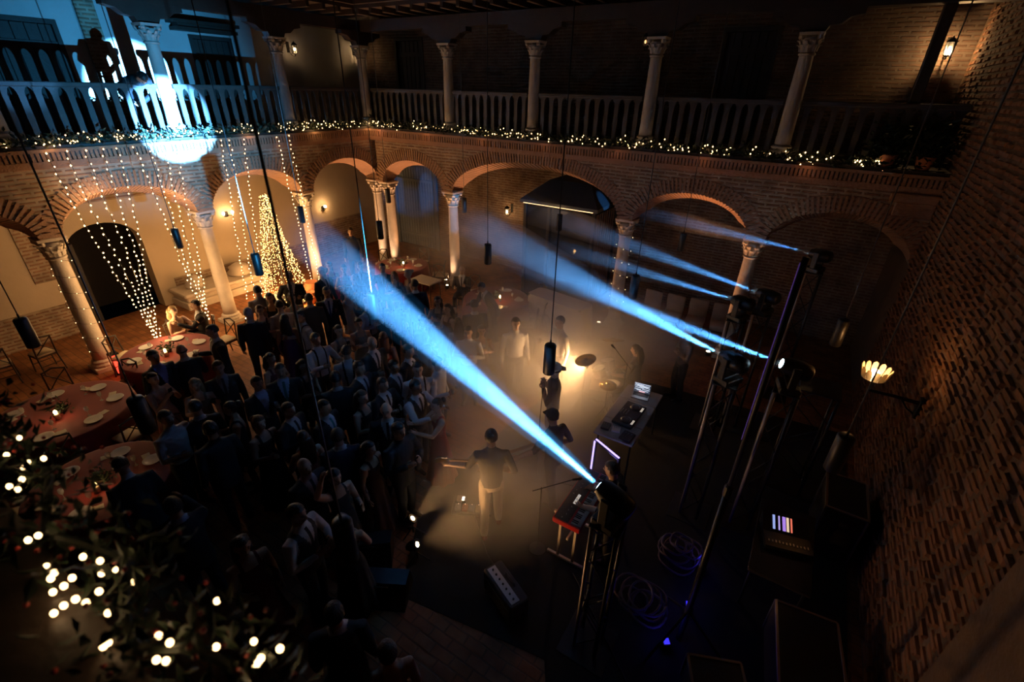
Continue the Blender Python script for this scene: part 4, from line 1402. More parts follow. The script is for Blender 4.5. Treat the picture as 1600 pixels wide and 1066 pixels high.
# pale armchairs kept under the right arch
for i, (x, y) in enumerate(((-3.1, 12.7), (-2.45, 12.75), (-1.8, 12.8), (-1.15, 12.85))):
    t = thing('upholstered_chair', '%s pale upholstered chair stored under the right arch' % ring_names[i], 'chair', (x, y, 0), 0.1 * i - 0.15, 'pale chairs under the right arch')
    m = mat('pale_upholstery', (0.42, 0.33, 0.25), 0.85, var=0.15)
    MB().bbox(-0.25, 0.25, -0.25, 0.25, 0.30, 0.46, 0.04).build('seat', m, t, True)
    MB().bbox(-0.25, 0.25, 0.18, 0.27, 0.40, 0.95, 0.04).build('backrest', m, t, True)
    for sx in (-1, 1):
        for sy in (-1, 1):
            MB().tube([(0.21 * sx, 0.21 * sy, 0.31), (0.22 * sx, 0.22 * sy, 0)], [0.02, 0.014], 6).build('leg', M_CHAIR, t)

# stone bench with pale carved stones, terracotta pots
t = thing('stone_bench', 'stepped stone bench along the plaster wall behind the light fans', 'bench', (XW + 0.04, 5.65, 0))
MB().bbox(0, 0.95, 0, 2.7, 0, 0.22, 0.02).bbox(0, 0.86, 0.06, 2.64, 0.22, 0.40, 0.03).build('plinth', M_STONE, t)
MB().bbox(0, 1.0, -0.03, 2.73, 0.40, 0.50, 0.03).build('slab', M_STONE, t)
for i, (y, w) in enumerate(((6.2, 0.26), (7.6, 0.34))):
    o = MB().lathe([(w, 0), (w * 1.05, 0.08), (w * 0.8, 0.16), (w * 0.9, 0.24), (w * 0.4, 0.34), (0.05, 0.38)], n=16).build('carved_stone', M_STONE, None, True)
    o.location = (XW + 0.5, y, 0.505)
    tag(o, ['small', 'large'][i] + ' rounded carved stone lying on the stone bench', 'stone', 'carved stones on the bench')
for i, (x, y, s_) in enumerate(((-12.55, 8.35, 1.0), (-12.2, 8.05, 0.7))):
    t = thing('terracotta_pot', ['big', 'little'][i] + ' terracotta pot at the foot of the cone of lights', 'pot', (x, y, 0), 0, 'terracotta pots')
    MB().lathe([(0.13 * s_, 0), (0.22 * s_, 0.2 * s_), (0.25 * s_, 0.38 * s_), (0.18 * s_, 0.50 * s_), (0.21 * s_, 0.55 * s_), (0.18 * s_, 0.55 * s_), (0.15 * s_, 0.45 * s_), (0.02, 0.42 * s_)], n=20).build('body', mat('terracotta', (0.42, 0.16, 0.07), 0.8), t, True)
    MB().lathe([(0.26 * s_, 0.33 * s_), (0.275 * s_, 0.36 * s_), (0.26 * s_, 0.39 * s_)], n=20).build('band', mat('terracotta', (0.42, 0.16, 0.07), 0.8), t, True)
# bushy plants at the right end of the far gallery
for i, (x, y, s_) in enumerate(((1.05, 11.74, 0.36), (1.62, 11.74, 0.40))):
    t = thing('potted_plant', ['smaller', 'larger'][i] + ' dark bushy plant on the gallery edge below the lantern', 'plant', (x, y, ZG), 0, 'bushy plants on the gallery edge')
    MB().lathe([(0.10, 0), (0.15, 0.22), (0.16, 0.24), (0.13, 0.24), (0.12, 0.18), (0.01, 0.17)], n=14).build('pot', mat('terracotta', (0.42, 0.16, 0.07), 0.8), t, True)
    lf = MB(); rr = random.Random(90 + i)
    leaves(lf, (0, 0, 0.2 + s_ * 0.6), 900, (s_ * 0.42, s_ * 0.36, s_ * 0.42), 0.13, rr)
    lf.v = [(min(vx, XR - 0.06 - x), min(max(vy, -0.5), 0.10), vz) for vx, vy, vz in lf.v]
    st = MB()
    for j in range(7):
        a = j * 0.9
        st.tube([(0, 0, 0.15), (0.12 * math.cos(a), 0.12 * math.sin(a), 0.45), (s_ * 0.5 * math.cos(a), s_ * 0.5 * math.sin(a), 0.3 + s_ * rr.uniform(0.4, 1.0))], [0.012, 0.008, 0.004], 5)
    st.build('stems', M_WOOD, t)
    stuff(lf.build('foliage', M_LEAF, t))
t = thing('gallery_post', 'square dark timber post in front of the lit lantern', 'post', (1.15, YB + 0.1, ZG))
MB().bbox(-0.09, 0.09, -0.09, 0.09, 0.12, 2.58, 0.015).build('shaft', M_WOOD, t)
MB().bbox(-0.13, 0.13, -0.13, 0.13, 0, 0.12, 0.015).build('foot', M_WOOD, t)

# ================================================================== the stage
M_CARPET = mat('black_stage_carpet', (0.014, 0.012, 0.011), 0.95, var=0.3, scale=20)
o = MB().prism([(-4.15, 4.1, 0.001), (-3.2, 2.55, 0.001), (-1.2, 2.9, 0.001), (-0.6, 1.9, 0.001), (1.9, 1.9, 0.001), (1.9, 9.9, 0.001), (-3.6, 9.4, 0.001)], (0, 0, 0), (0, 0, 0.008)).build('stage_carpet', M_CARPET)
tag(o, 'large black carpet under the band and the light rig', 'carpet')
M_CHROME = mat('chrome', (0.75, 0.75, 0.76), 0.15, 1.0, var=0.05)
M_BRASS = mat('cymbal_bronze', (0.62, 0.42, 0.16), 0.25, 1.0, var=0.15)
M_DRUM = mat('drum_wrap', (0.10, 0.07, 0.06), 0.3, var=0.2)
M_HEADSKIN = mat('drum_skin', (0.62, 0.58, 0.52), 0.6, var=0.06)
M_REDPAINT = mat('keyboard_red', (0.48, 0.018, 0.014), 0.35, var=0.08)
M_PANEL = mat('instrument_black', (0.018, 0.018, 0.02), 0.35, var=0.1)
M_IVORY = mat('white_keys', (0.68, 0.66, 0.62), 0.3, var=0.03)
M_CREAMSTAND = mat('cream_stand', (0.68, 0.58, 0.46), 0.4, var=0.06)

# drum kit
kit = thing('drum_kit', 'drum kit wrapped in warm smoke beside the singer', 'drum kit', (-2.75, 8.25, 0), 0)


def drum(name, c, r, h, axis=(0, 0, 1), n=24):
    d = MB().lathe([(r, -h / 2), (r * 1.01, -h / 2 + 0.01), (r * 1.01, h / 2 - 0.01), (r, h / 2)], c, n, 0, axis).build(name, M_DRUM, kit, True)
    q = Vector((0, 0, 1)).rotation_difference(Vector(axis).normalized())
    MB().lathe([(r * 0.99, h / 2 + 0.001), (r * 0.5, h / 2 + 0.004), (0.002, h / 2 + 0.004)], c, n, 0, axis).lathe([(r * 0.99, -h / 2 - 0.001), (0.002, -h / 2 - 0.003)], c, n, 0, axis).build('skin', M_HEADSKIN, d, True)
    MB().lathe([(r * 1.0, h / 2 - 0.012), (r * 1.05, h / 2 - 0.01), (r * 1.05, h / 2 + 0.012), (r * 1.0, h / 2 + 0.012)], c, n, 0, axis, False).lathe([(r * 1.0, -h / 2 + 0.012), (r * 1.05, -h / 2 + 0.01), (r * 1.05, -h / 2 - 0.012), (r * 1.0, -h / 2 - 0.012)], c, n, 0, axis, False).build('hoop', M_CHROME, d)
    lg = MB()
    for j in range(6):
        a = j * PI / 3
        e = Vector((math.cos(a) * r * 1.03, math.sin(a) * r * 1.03, 0))
        lg.tube([Vector(c) + q @ (e + Vector((0, 0, -h / 2))), Vector(c) + q @ (e + Vector((0, 0, h / 2)))], 0.006, 5)
    stuff(lg.build('lugs', M_CHROME, d))


drum('bass_drum', (0.0, 0.05, 0.29), 0.28, 0.42, (-1, -0.25, 0))
drum('rack_tom', (-0.02, -0.12, 0.78), 0.14, 0.2, (-0.3, -0.1, 1))
drum('rack_tom', (0.02, 0.26, 0.78), 0.155, 0.22, (-0.3, 0.1, 1))
drum('floor_tom', (0.40, 0.62, 0.40), 0.2, 0.40)
drum('snare_drum', (0.36, -0.22, 0.62), 0.175, 0.14)
for c, r, tilt in (((-0.22, -0.48, 1.18), 0.22, (-0.25, -0.2, 1)), ((-0.1, 0.78, 1.12), 0.25, (-0.2, 0.25, 1)), ((0.38, -0.68, 0.88), 0.17, (0, 0, 1)), ((0.38, -0.68, 0.91), 0.17, (0, 0, 1))):
    MB().lathe([(r, 0), (r * 0.4, 0.018), (r * 0.2, 0.02), (r * 0.18, 0.045), (0.012, 0.05)], c, 24, 0, tilt).build('cymbal', M_BRASS, kit, True)
    s_ = MB().tube([(c[0], c[1], 0.35), (c[0], c[1], c[2] + 0.06)], 0.010, 7)
    for j in range(3):
        a = j * 2 * PI / 3 + c[0] * 5
        s_.tube([(c[0], c[1], 0.4), (c[0] + 0.28 * math.cos(a), c[1] + 0.28 * math.sin(a), 0.012)], 0.009, 6)
    s_.build('cymbal_stand', M_CHROME, kit)
for j in range(3):
    a = j * 2 * PI / 3
    MB().tube([(0.40 + 0.21 * math.cos(a), 0.62 + 0.21 * math.sin(a), 0.012), (0.40 + 0.21 * math.cos(a), 0.62 + 0.21 * math.sin(a), 0.5)], 0.008, 6).build('leg', M_CHROME, kit)
MB().tube([(0.36, -0.22, 0.54), (0.36, -0.22, 0.25), (0.56, -0.15, 0.012)], 0.010, 6).tube([(0.36, -0.22, 0.25), (0.2, -0.1, 0.012)], 0.01, 6).tube([(0.36, -0.22, 0.25), (0.36, -0.45, 0.012)], 0.01, 6).build('snare_stand', M_CHROME, kit)
MB().tube([(0.0, 0.07, 0.55), (0.0, 0.07, 0.82), (-0.02, -0.05, 0.84)], 0.012, 6).tube([(0, 0.07, 0.82), (0.0, 0.15, 0.84)], 0.012, 6).build('tom_mount', M_CHROME, kit)
st = thing('drum_throne', 'round padded stool under the drummer', 'stool', (-2.13, 8.62, 0))
MB().lathe([(0.16, 0.44), (0.175, 0.46), (0.175, 0.50), (0.15, 0.52)], n=20).build('seat', M_PANEL, st, True)
for j in range(3):
    a = j * 2 * PI / 3
    MB().tube([(0, 0, 0.44), (0, 0, 0.3), (0.24 * math.cos(a), 0.24 * math.sin(a), 0.012)], 0.011, 6).build('leg', M_CHROME, st)


def par_can(label, loc, tgt, stand_z, power, ang, color, r=0.09, lens=None, blend=0.5):
    """small round stage lamp on a short yoke or a stand"""
    loc, tgt = Vector(loc), Vector(tgt)
    d = (tgt - loc).normalized()
    t = thing('par_lamp', label, 'stage light', (loc.x, loc.y, 0.0), 0, 'amber floor lamps of the band')
    c = (0, 0, loc.z)
    MB().lathe([(r * 0.55, -0.16), (r * 0.95, -0.10), (r, 0.0), (r * 1.05, 0.02), (r * 0.9, 0.02)], c, 18, 0, d).build('can', M_PANEL, t, True)
    MB().lathe([(0.001, 0.008), (r * 0.85, 0.008), (r * 0.8, 0.016), (0.001, 0.026)], c, 18, 0, d).build('lens', lens, t)
    s_ = MB()
    s_.tube([(0, 0, loc.z - r - 0.02), (0, 0, 0.02)], 0.014, 7)
    for j in range(3):
        a = j * 2 * PI / 3 + 0.4
        q = min(0.4, 0.12 + loc.z * 0.25)
        s_.tube([(0, 0, min(0.3, loc.z * 0.45)), (q * math.cos(a), q * math.sin(a), 0.012)], 0.010, 6)
    sd = d.cross(Vector((0, 0, 1))).normalized() * (r + 0.02)
    s_.tube([Vector(c) + sd, Vector((0, 0, loc.z - r - 0.03)) + sd * 0.6, Vector((0, 0, loc.z - r - 0.03)) - sd * 0.6, Vector(c) - sd], 0.008, 6)
    s_.build('stand', M_PANEL, t)
    lamp('par_beam', 'SPOT', loc + d * 0.06, power, color, 0.04, tgt, ang, blend)
    return t


G_AMBER = glow('amber_lens', (1.0, 0.70, 0.36), 40.0, False)
par_can('glaring amber lamp on a stand beside the drums', (-3.02, 7.95, 1.02), (-4.6, 5.4, 1.15), 1.0, 330, 2.3, (1.0, 0.52, 0.2), 0.08, G_AMBER, 0.8)
par_can('upper one of two amber lamps on the floor before the guitarist', (-3.75, 3.40, 0.30), (-2.7, 4.3, 1.7), 0.3, 80, 0.75, (1.0, 0.52, 0.2), 0.075, G_AMBER)
par_can('lower one of two amber lamps on the floor before the guitarist', (-3.39, 3.10, 0.30), (-1.7, 3.95, 1.4), 0.3, 150, 1.2, (1.0, 0.52, 0.2), 0.075, G_AMBER)
lamp('drum_lamp_flare', 'POINT', (-3.12, 7.8, 1.05), 90, (1.0, 0.52, 0.2), 0.06)

# wedge monitor in the dark before the amber lamps
for i, (x, y, rz) in enumerate(((-3.95, 2.75, 0.7), (-3.35, 2.45, 0.5))):
    t = thing('wedge_monitor', ['left', 'right'][i] + ' black wedge monitor speaker on the floor by the amber lamps', 'speaker', (x, y, 0), rz, 'wedge monitors')
    MB().prism([(-0.3, -0.2, 0.0), (-0.3, 0.25, 0.0), (-0.3, 0.16, 0.36), (-0.3, -0.06, 0.36)], (0, 0, 0), (0.6, 0, 0)).build('cabinet', M_PANEL, t)
    MB().add([(-0.26, 0.258, 0.03), (0.26, 0.258, 0.03), (0.26, 0.176, 0.33), (-0.26, 0.176, 0.33)], [(0, 1, 2, 3)]).build('grille', M_IRON, t)
    MB().tube([(-0.08, -0.12, 0.37), (-0.08, -0.14, 0.40), (0.08, -0.14, 0.40), (0.08, -0.12, 0.37)], 0.01, 6).build('handle', M_IRON, t)

t = thing('guitar_amplifier', 'low grey amplifier with a silver control panel on the stage front', 'amplifier', (-1.98, 3.24, 0), -0.42)
MB().bbox(-0.33, 0.33, -0.14, 0.14, 0.02, 0.40, 0.02).build('cabinet', mat('amp_vinyl', (0.06, 0.05, 0.045), 0.7), t)
MB().box(-0.30, 0.30, -0.146, -0.141, 0.05, 0.30).build('grille', mat('amp_cloth', (0.20, 0.16, 0.12), 0.9), t)
MB().box(-0.29, 0.29, -0.10, 0.02, 0.402, 0.408).build('control_panel', M_STEEL, t)
kn = MB().lathe([(0.014, 0), (0.012, 0.015), (0.001, 0.016)], n=10).mesh('knob', M_PANEL)
for i in range(7):
    k = link('knob', kn, t); k.location = (-0.24 + i * 0.08, -0.04, 0.408)
MB().tube([(-0.1, 0.07, 0.40), (-0.09, 0.07, 0.44), (0.09, 0.07, 0.44), (0.1, 0.07, 0.40)], 0.011, 6).build('handle', M_PANEL, t)

# pedal board with its bright little screen
t = thing('pedal_board', 'guitar pedal board with one bright white screen on the floor', 'pedals', (-3.28, 4.28, 0.01), 0.5)
MB().bbox(-0.32, 0.32, -0.18, 0.18, 0, 0.05, 0.01).build('board', M_PANEL, t)
pc = [(0.2, 0.2, 0.2), (0.3, 0.08, 0.04), (0.08, 0.1, 0.2), (0.25, 0.2, 0.08), (0.1, 0.1, 0.1), (0.28, 0.26, 0.24)]
for i in range(6):
    k = MB().bbox(-0.045, 0.045, -0.065, 0.065, 0, 0.045, 0.008).build('pedal', mat('pedal_paint_%d' % i, pc[i], 0.4), t)
    k.location = (-0.22 + 0.11 * (i % 5), -0.08 if i < 5 else 0.09, 0.05)
    s_ = MB().lathe([(0.012, 0.045), (0.01, 0.058), (0.001, 0.06)], (0, -0.035, 0), 8).build('switch', M_CHROME, k)
MB().box(-0.28, -0.12, 0.04, 0.14, 0.05, 0.09).build('tuner', M_PANEL, t)
MB().box(-0.26, -0.14, 0.05, 0.13, 0.091, 0.093).build('screen', glow('tuner_screen', (1.0, 0.86, 0.66), 4.0, False), t)
ld = MB()
for i in range(5):
    ld.ball((-0.22 + 0.11 * i, -0.03, 0.10), 0.006, 6, 4)
stuff(ld.build('indicator_lights', glow('pedal_led', (1.0, 0.8, 0.6), 3.0, False), t))

# keyboards on the cream stand
t = thing('keyboard_stand', 'cream four legged keyboard stand', 'stand', (-1.58, 4.60, 0))
for sy in (-1, 1):
    y = 0.36 * sy
    MB().bbox(-0.30, 0.26, y - 0.02, y + 0.02, 0.012, 0.05, 0.005).build('foot', M_CREAMSTAND, t)
    for x in (-0.13, 0.10):
        MB().bbox(x - 0.02, x + 0.02, y - 0.016, y + 0.016, 0.05, 0.86, 0.005).build('leg', M_CREAMSTAND, t)
    MB().bbox(-0.24, 0.2, y - 0.02, y + 0.02, 0.86, 0.90, 0.005).build('arm', M_CREAMSTAND, t)
MB().bbox(-0.03, 0.0, -0.36, 0.36, 0.42, 0.46, 0.004).build('crossbar', M_CREAMSTAND, t)


def keyboard(label, loc, L_, D_, body, octs, panel):
    """local y runs along the keys, the player sits on +x"""
    t = thing('keyboard', label, 'keyboard', loc, 0, 'stage keyboards')
    MB().bbox(-D_ / 2, D_ / 2, -L_ / 2, L_ / 2, 0, 0.085, 0.01).build('case', body, t)
    MB().box(-D_ / 2 + 0.015, 0.02, -L_ / 2 + 0.02, L_ / 2 - 0.02, 0.0855, 0.09).build('control_panel', panel, t)
    nk = octs * 7
    w = (L_ - 0.06) / nk
    wm = MB().bbox(0, 0.135, 0.0006, w - 0.0006, 0, 0.018, 0.002).mesh('white_key', M_IVORY)
    bm = MB().bbox(0, 0.085, -0.0055, 0.0055, 0, 0.014, 0.002).mesh('black_key', M_PANEL)
    for i in range(nk):
        k = link('white_key', wm, t); k.location = (D_ / 2 - 0.145, -L_ / 2 + 0.03 + i * w, 0.085)
        if i % 7 in (0, 1, 3, 4, 5):
            k = link('black_key', bm, t); k.location = (D_ / 2 - 0.145, -L_ / 2 + 0.03 + (i + 1) * w, 0.103)
    rr = random.Random(int(L_ * 100))
    kk = MB().lathe([(0.009, 0), (0.008, 0.014), (0.001, 0.015)], n=8).mesh('knob', M_STEEL)
    for i in range(14):
        k = link('knob', kk, t); k.location = (rr.uniform(-D_ / 2 + 0.04, -0.01), -L_ / 2 + 0.06 + i * (L_ - 0.12) / 13, 0.09)
    fd = MB()
    for i in range(9):
        fd.box(-0.07, -0.03, -0.2 + i * 0.022, -0.19 + i * 0.022, 0.09, 0.094)
    fd.build('faders', glow('fader_leds', (1.0, 0.9, 0.8), 0.6, False), t)
    return t


keyboard('long red stage keyboard on the cream stand', (-1.56, 4.60, 0.90), 1.12, 0.40, M_REDPAINT, 5, M_PANEL)

# mixing table with controller and laptop
t = thing('mixing_table', 'pale grey folding table with the mixing gear', 'table', (-1.69, 6.92, 0))
for i, (y0, y1) in enumerate(((-0.87, -0.36), (-0.35, 0.36), (0.37, 0.87))):
    MB().bbox(-0.345, 0.345, y0, y1, 0.90, 0.935, 0.01).build('top_panel', mat('table_grey', (0.36, 0.33, 0.31), 0.5), t)
for sx in (-1, 1):
    for sy in (-1, 1):
        MB().tube([(0.28 * sx, 0.75 * sy, 0.90), (0.30 * sx, 0.80 * sy, 0.012)], 0.016, 7).build('leg', M_BLACK, t)
MB().box(-0.30, 0.30, -0.75, 0.75, 0.86, 0.90).build('apron', M_BLACK, t)
t = thing('mixing_controller', 'black two deck music controller with lit dials on the folding table', 'controller', (-1.67, 6.80, 0.936), -0.05)
MB().bbox(-0.18, 0.18, -0.36, 0.36, 0, 0.055, 0.01).build('body', M_PANEL, t)
for sy in (-1, 1):
    k = MB().lathe([(0.095, 0.055), (0.098, 0.068), (0.085, 0.072), (0.001, 0.072)], (0.03, 0.22 * sy, 0), 24).build('jog_wheel', M_PANEL, t, True)
    MB().lathe([(0.070, 0.0725), (0.074, 0.075), (0.078, 0.0725)], (0.03, 0.22 * sy, 0), 24, 0, None, False).build('jog_ring', M_CHROME, k)
pd = MB(); kb = MB()
for i in range(4):
    for j in range(2):
        for sy in (-1, 1):
            pd.box(0.135 + 0.02 * j - 0.006, 0.135 + 0.02 * j + 0.008, 0.22 * sy - 0.06 + 0.034 * i, 0.22 * sy - 0.035 + 0.034 * i, 0.055, 0.06)
for i in range(4):
    for j in range(3):
        kb.lathe([(0.010, 0.055), (0.009, 0.07), (0.001, 0.071)], (-0.14 + 0.05 * j, -0.06 + 0.04 * i, 0), 8)
stuff(pd.build('pads', glow('pad_lights', (1.0, 0.85, 0.7), 0.5, False), t))
stuff(kb.build('knobs', M_STEEL, t))
t = thing('laptop', 'open laptop with a bright screen at the end of the folding table', 'laptop', (-1.70, 7.50, 0.936), 0.12)
MB().bbox(-0.16, 0.16, -0.11, 0.11, 0, 0.016, 0.004).build('base', M_STEEL, t)
MB().box(-0.14, 0.14, -0.02, 0.09, 0.0162, 0.0175).build('keys', M_PANEL, t)
# the lid stands on the far long edge; the screen looks back at the operator and the camera
lid = MB().bbox(-0.16, 0.16, 0.105, 0.115, 0.012, 0.23, 0.004).build('lid', M_STEEL, t)
sc = MB().box(-0.15, 0.15, 0.1035, 0.1045, 0.025, 0.222).build('screen', glow('laptop_dark', (0.05, 0.06, 0.09), 1.0, False), lid)
bars = MB()
for i, (z, x0, x1) in enumerate(((0.208, -0.145, 0.145), (0.185, -0.14, 0.02), (0.172, -0.1, 0.13), (0.155, -0.14, 0.10), (0.140, -0.05, 0.14), (0.120, -0.13, 0.03), (0.100, 0.0, 0.14), (0.082, -0.14, -0.02), (0.064, -0.1, 0.12))):
    bars.box(x0, x1, 0.1025, 0.1034, z, z + 0.008)
bars.build('waveforms', glow('laptop_waves', (0.75, 0.85, 1.0), 1.4, False), lid)
MB().box(-0.05, 0.06, 0.1025, 0.1034, 0.035, 0.05).build('pink_bar', glow('laptop_pink', (1.0, 0.5, 0.55), 1.5, False), lid)
for nm, lab, cat, m, (x, y, rz), dims in (
    ('sampler', 'small square pale sampler on the near end of the folding table', 'device', M_IVORY, (-1.72, 6.30, 0.2), (0.07, 0.07, 0.03)),
    ('drum_machine', 'little black drum machine on the near end of the folding table', 'device', M_PANEL, (-1.5, 6.22, -0.1), (0.1, 0.12, 0.035)),
    ('effects_box', 'black effects box beside the pale sampler on the folding table', 'device', M_PANEL, (-1.9, 6.28, 0.1), (0.07, 0.09, 0.04))):
    t = thing(nm, lab, cat, (x, y, 0.936), rz)
    a, b, c = dims
    MB().bbox(-a, a, -b, b, 0, c, 0.006).build('case', m, t)
    g = MB()
    for i in range(3):
        g.lathe([(0.009, c), (0.008, c + 0.012), (0.001, c + 0.013)], (-a * 0.5 + a * 0.5 * i, b * 0.5, 0), 8)
    stuff(g.build('knobs', M_STEEL, t))
# violet light frame in front of the table
t = thing('tube_light_square', 'square frame of violet light tubes between keyboards and mixing table', 'light frame', (-1.84, 5.67, 0), math.atan2(-0.21, 0.46))
G_VIOLET = glow('violet_tube', (0.46, 0.36, 1.0), 2.2, False)
MB().bbox(-0.02, 0.02, -0.02, 0.02, 0.0, 1.12, 0.004).bbox(0.49, 0.53, -0.02, 0.02, 0.0, 1.12, 0.004).box(0.0, 0.51, -0.018, 0.018, 0.0, 0.04).box(0.0, 0.51, -0.018, 0.018, 1.08, 1.12).build('profile', M_PANEL, t)
MB().box(-0.012, 0.012, -0.034, -0.021, 0.05, 1.10).build('tube', G_VIOLET, t)
MB().box(0.0, 0.51, -0.012, 0.012, 1.121, 1.133).build('tube', G_VIOLET, t)
lamp('light_frame_glow', 'POINT', (-1.6, 5.4, 1.0), 1.5, (0.4, 0.3, 1.0), 0.1)


def mic_stand(label, x, y, h, boom):
    t = thing('microphone_stand', label, 'microphone', (x, y, 0), boom, 'microphone stands')
    MB().lathe([(0.12, 0.01), (0.12, 0.02), (0.03, 0.035), (0.012, 0.04)], n=18).tube([(0, 0, 0.03), (0, 0, h)], 0.009, 7).build('pole', M_BLACK, t)
    MB().tube([(-0.12, 0, h - 0.06), (0.42, 0, h + 0.14)], 0.007, 6).build('boom', M_BLACK, t)
    MB().rtube([(0.42, 0, h + 0.14), (0.52, 0, h + 0.16)], [0.014, 0.022], 8).build('microphone', M_IRON, t, True)


mic_stand('boom microphone stand at the left end of the keyboards', -2.02, 4.18, 1.25, 0.6)
mic_stand('boom microphone stand beside the capped bass player', -2.75, 5.45, 1.35, 2.0)
mic_stand('boom microphone stand over the drums', -2.15, 7.9, 1.3, 2.6)

# the dark right hand side: desk, cases, truss piece, bundles, little blue lamps
t = thing('folding_table', 'folding table with the light desk against the dark wall', 'table', (0.95, 5.55, 0), 0.0)
MB().bbox(-0.35, 0.35, -0.7, 0.7, 0.72, 0.76, 0.01).build('top', M_WOOD, t)
for sx in (-1, 1):
    for sy in (-1, 1):
        MB().tube([(0.3 * sx, 0.6 * sy, 0.72), (0.3 * sx, 0.62 * sy, 0.012)], 0.018, 6).build('leg', M_BLACK, t)
t = thing('lighting_desk', 'black lighting desk with a small colourful screen', 'desk', (0.95, 5.6, 0.762), 0.25)
MB().prism([(-0.28, -0.25, 0), (0.28, -0.25, 0), (0.28, 0.25, 0), (-0.28, 0.25, 0)], (0, 0, 0), (0, 0, 0.08)).prism([(-0.28, 0.0, 0.08), (-0.28, 0.25, 0.08), (-0.28, 0.25, 0.2)], (0, 0, 0), (0.56, 0, 0)).build('case', M_PANEL, t)
fd = MB()
for i in range(12):
    fd.box(-0.24 + 0.042 * i, -0.225 + 0.042 * i, -0.18, -0.15 + 0.004 * (i % 4), 0.081, 0.092)
fd.build('faders', M_STEEL, t)
up = lambda u, v: (u, 0.02 + v * 0.2, 0.094 + v * 0.096)
for i, (u0, u1, col) in enumerate(((-0.16, -0.13, (0.35, 0.45, 0.9)), (-0.09, -0.07, (0.5, 0.4, 0.9)), (-0.04, 0.0, (0.45, 0.25, 0.9)), (0.01, 0.04, (0.95, 0.7, 0.45)), (0.06, 0.08, (0.95, 0.2, 0.12)))):
    MB().add([up(u0, 0.08), up(u1, 0.08), up(u1, 0.95), up(u0, 0.95)], [(0, 1, 2, 3)]).build('screen_strip', glow('desk_strip_%d' % i, col, 0.9, False), t)


def flight_case(label, x, y, rz, w, d, h):
    t = thing('flight_case', label, 'case', (x, y, 0), rz, 'flight cases behind the stage')
    MB().bbox(-w, w, -d, d, 0.08, h, 0.01).build('box', mat('case_laminate', (0.03, 0.025, 0.022), 0.5), t)
    e = MB()
    for sx in (-1, 1):
        for sy in (-1, 1):
            e.bbox(sx * w - 0.015, sx * w + 0.015, sy * d - 0.015, sy * d + 0.015, 0.08, h, 0.004)
        e.bbox(sx * w - 0.015, sx * w + 0.015, -d, d, h - 0.015, h + 0.012, 0.004)
        e.bbox(-w, w, sx * d - 0.015, sx * d + 0.015, h - 0.015, h + 0.012, 0.004)
    e.build('edge_trim', M_STEEL, t)
    for sx in (-1, 1):
        for sy in (-1, 1):
            MB().lathe([(0.04, -0.015), (0.04, 0.015)], (sx * (w - 0.07), sy * (d - 0.07), 0.048), 12, 0, (0, 1, 0)).build('caster', M_PANEL, t)


flight_case('long black flight case below the light desk table', 1.35, 4.25, 0.12, 0.32, 0.5, 0.62)
flight_case('small black flight case behind the mast', 0.62, 3.35, 0.4, 0.28, 0.36, 0.5)
flight_case('tall black flight case by the rough wall', 1.62, 6.75, 0.0, 0.25, 0.4, 0.95)
truss_tower('wide empty truss piece standing between the light desk and the rear totems', 0.95, 7.75, 2.0, 0.5)
for i, (x, y, n) in enumerate(((-0.22, 5.20, 7), (-0.45, 4.15, 6))):
    rr = random.Random(120 + i)
    t = thing('cable_coil', ['rear', 'front'][i] + ' heap of coiled grey cables behind the stage', 'cable', (x, y, 0.01), 0, 'cable heaps')
    for j in range(n):
        c = Vector((rr.uniform(-.12, .12), rr.uniform(-.12, .12), 0.03 + 0.045 * j)); R_ = rr.uniform(0.14, 0.26)
        MB().tube([c + Vector((R_ * math.cos(a * PI / 10), R_ * math.sin(a * PI / 10), 0.02 * math.sin(a))) for a in range(21)], 0.016, 6).build('loop', mat('grey_cable', (0.16, 0.12, 0.15), 0.5), t, True)
for i, (x, y) in enumerate(((0.12, 5.15), (0.10, 4.45), (-0.02, 3.82))):
    t = thing('blue_floor_lamp', ['far', 'middle', 'near'][i] + ' small blue battery lamp on the floor behind the mast', 'uplight', (x, y, 0.01), 0.3 * i, 'blue floor lamps')
    MB().bbox(-0.05, 0.05, -0.05, 0.05, 0, 0.12, 0.01).build('body', M_PANEL, t)
    MB().box(-0.035, 0.035, -0.035, 0.035, 0.121, 0.124).build('lens', glow('deep_blue_lens', (0.08, 0.06, 1.0), 0.6, False), t)
    lamp('blue_floor_glow', 'POINT', (x - 0.02, y + 0.02, 0.22), 0.5, (0.06, 0.05, 1.0), 0.05)
# a couple of cables across the carpet
for i, pts in enumerate((((-3.2, 4.2, 0.02), (-2.6, 3.7, 0.02), (-2.2, 3.5, 0.02), (-2.0, 3.38, 0.02)), ((-1.4, 4.1, 0.02), (-0.9, 3.7, 0.02), (-0.3, 3.2, 0.02), (0.3, 3.0, 0.02), (0.9, 3.6, 0.02)), ((-2.9, 6.3, 0.02), (-2.6, 6.0, 0.02), (-2.5, 5.5, 0.02), (-2.1, 5.6, 0.02)))):
    o = MB().tube(pts, 0.008, 6).build('stage_cable', M_PANEL, None, True)
    tag(o, ['black cable from the pedal board to the amplifier', 'black cable from the keyboards to the dark wall', 'black cable trailing from the singer over the carpet'][i], 'cable', 'stage cables')


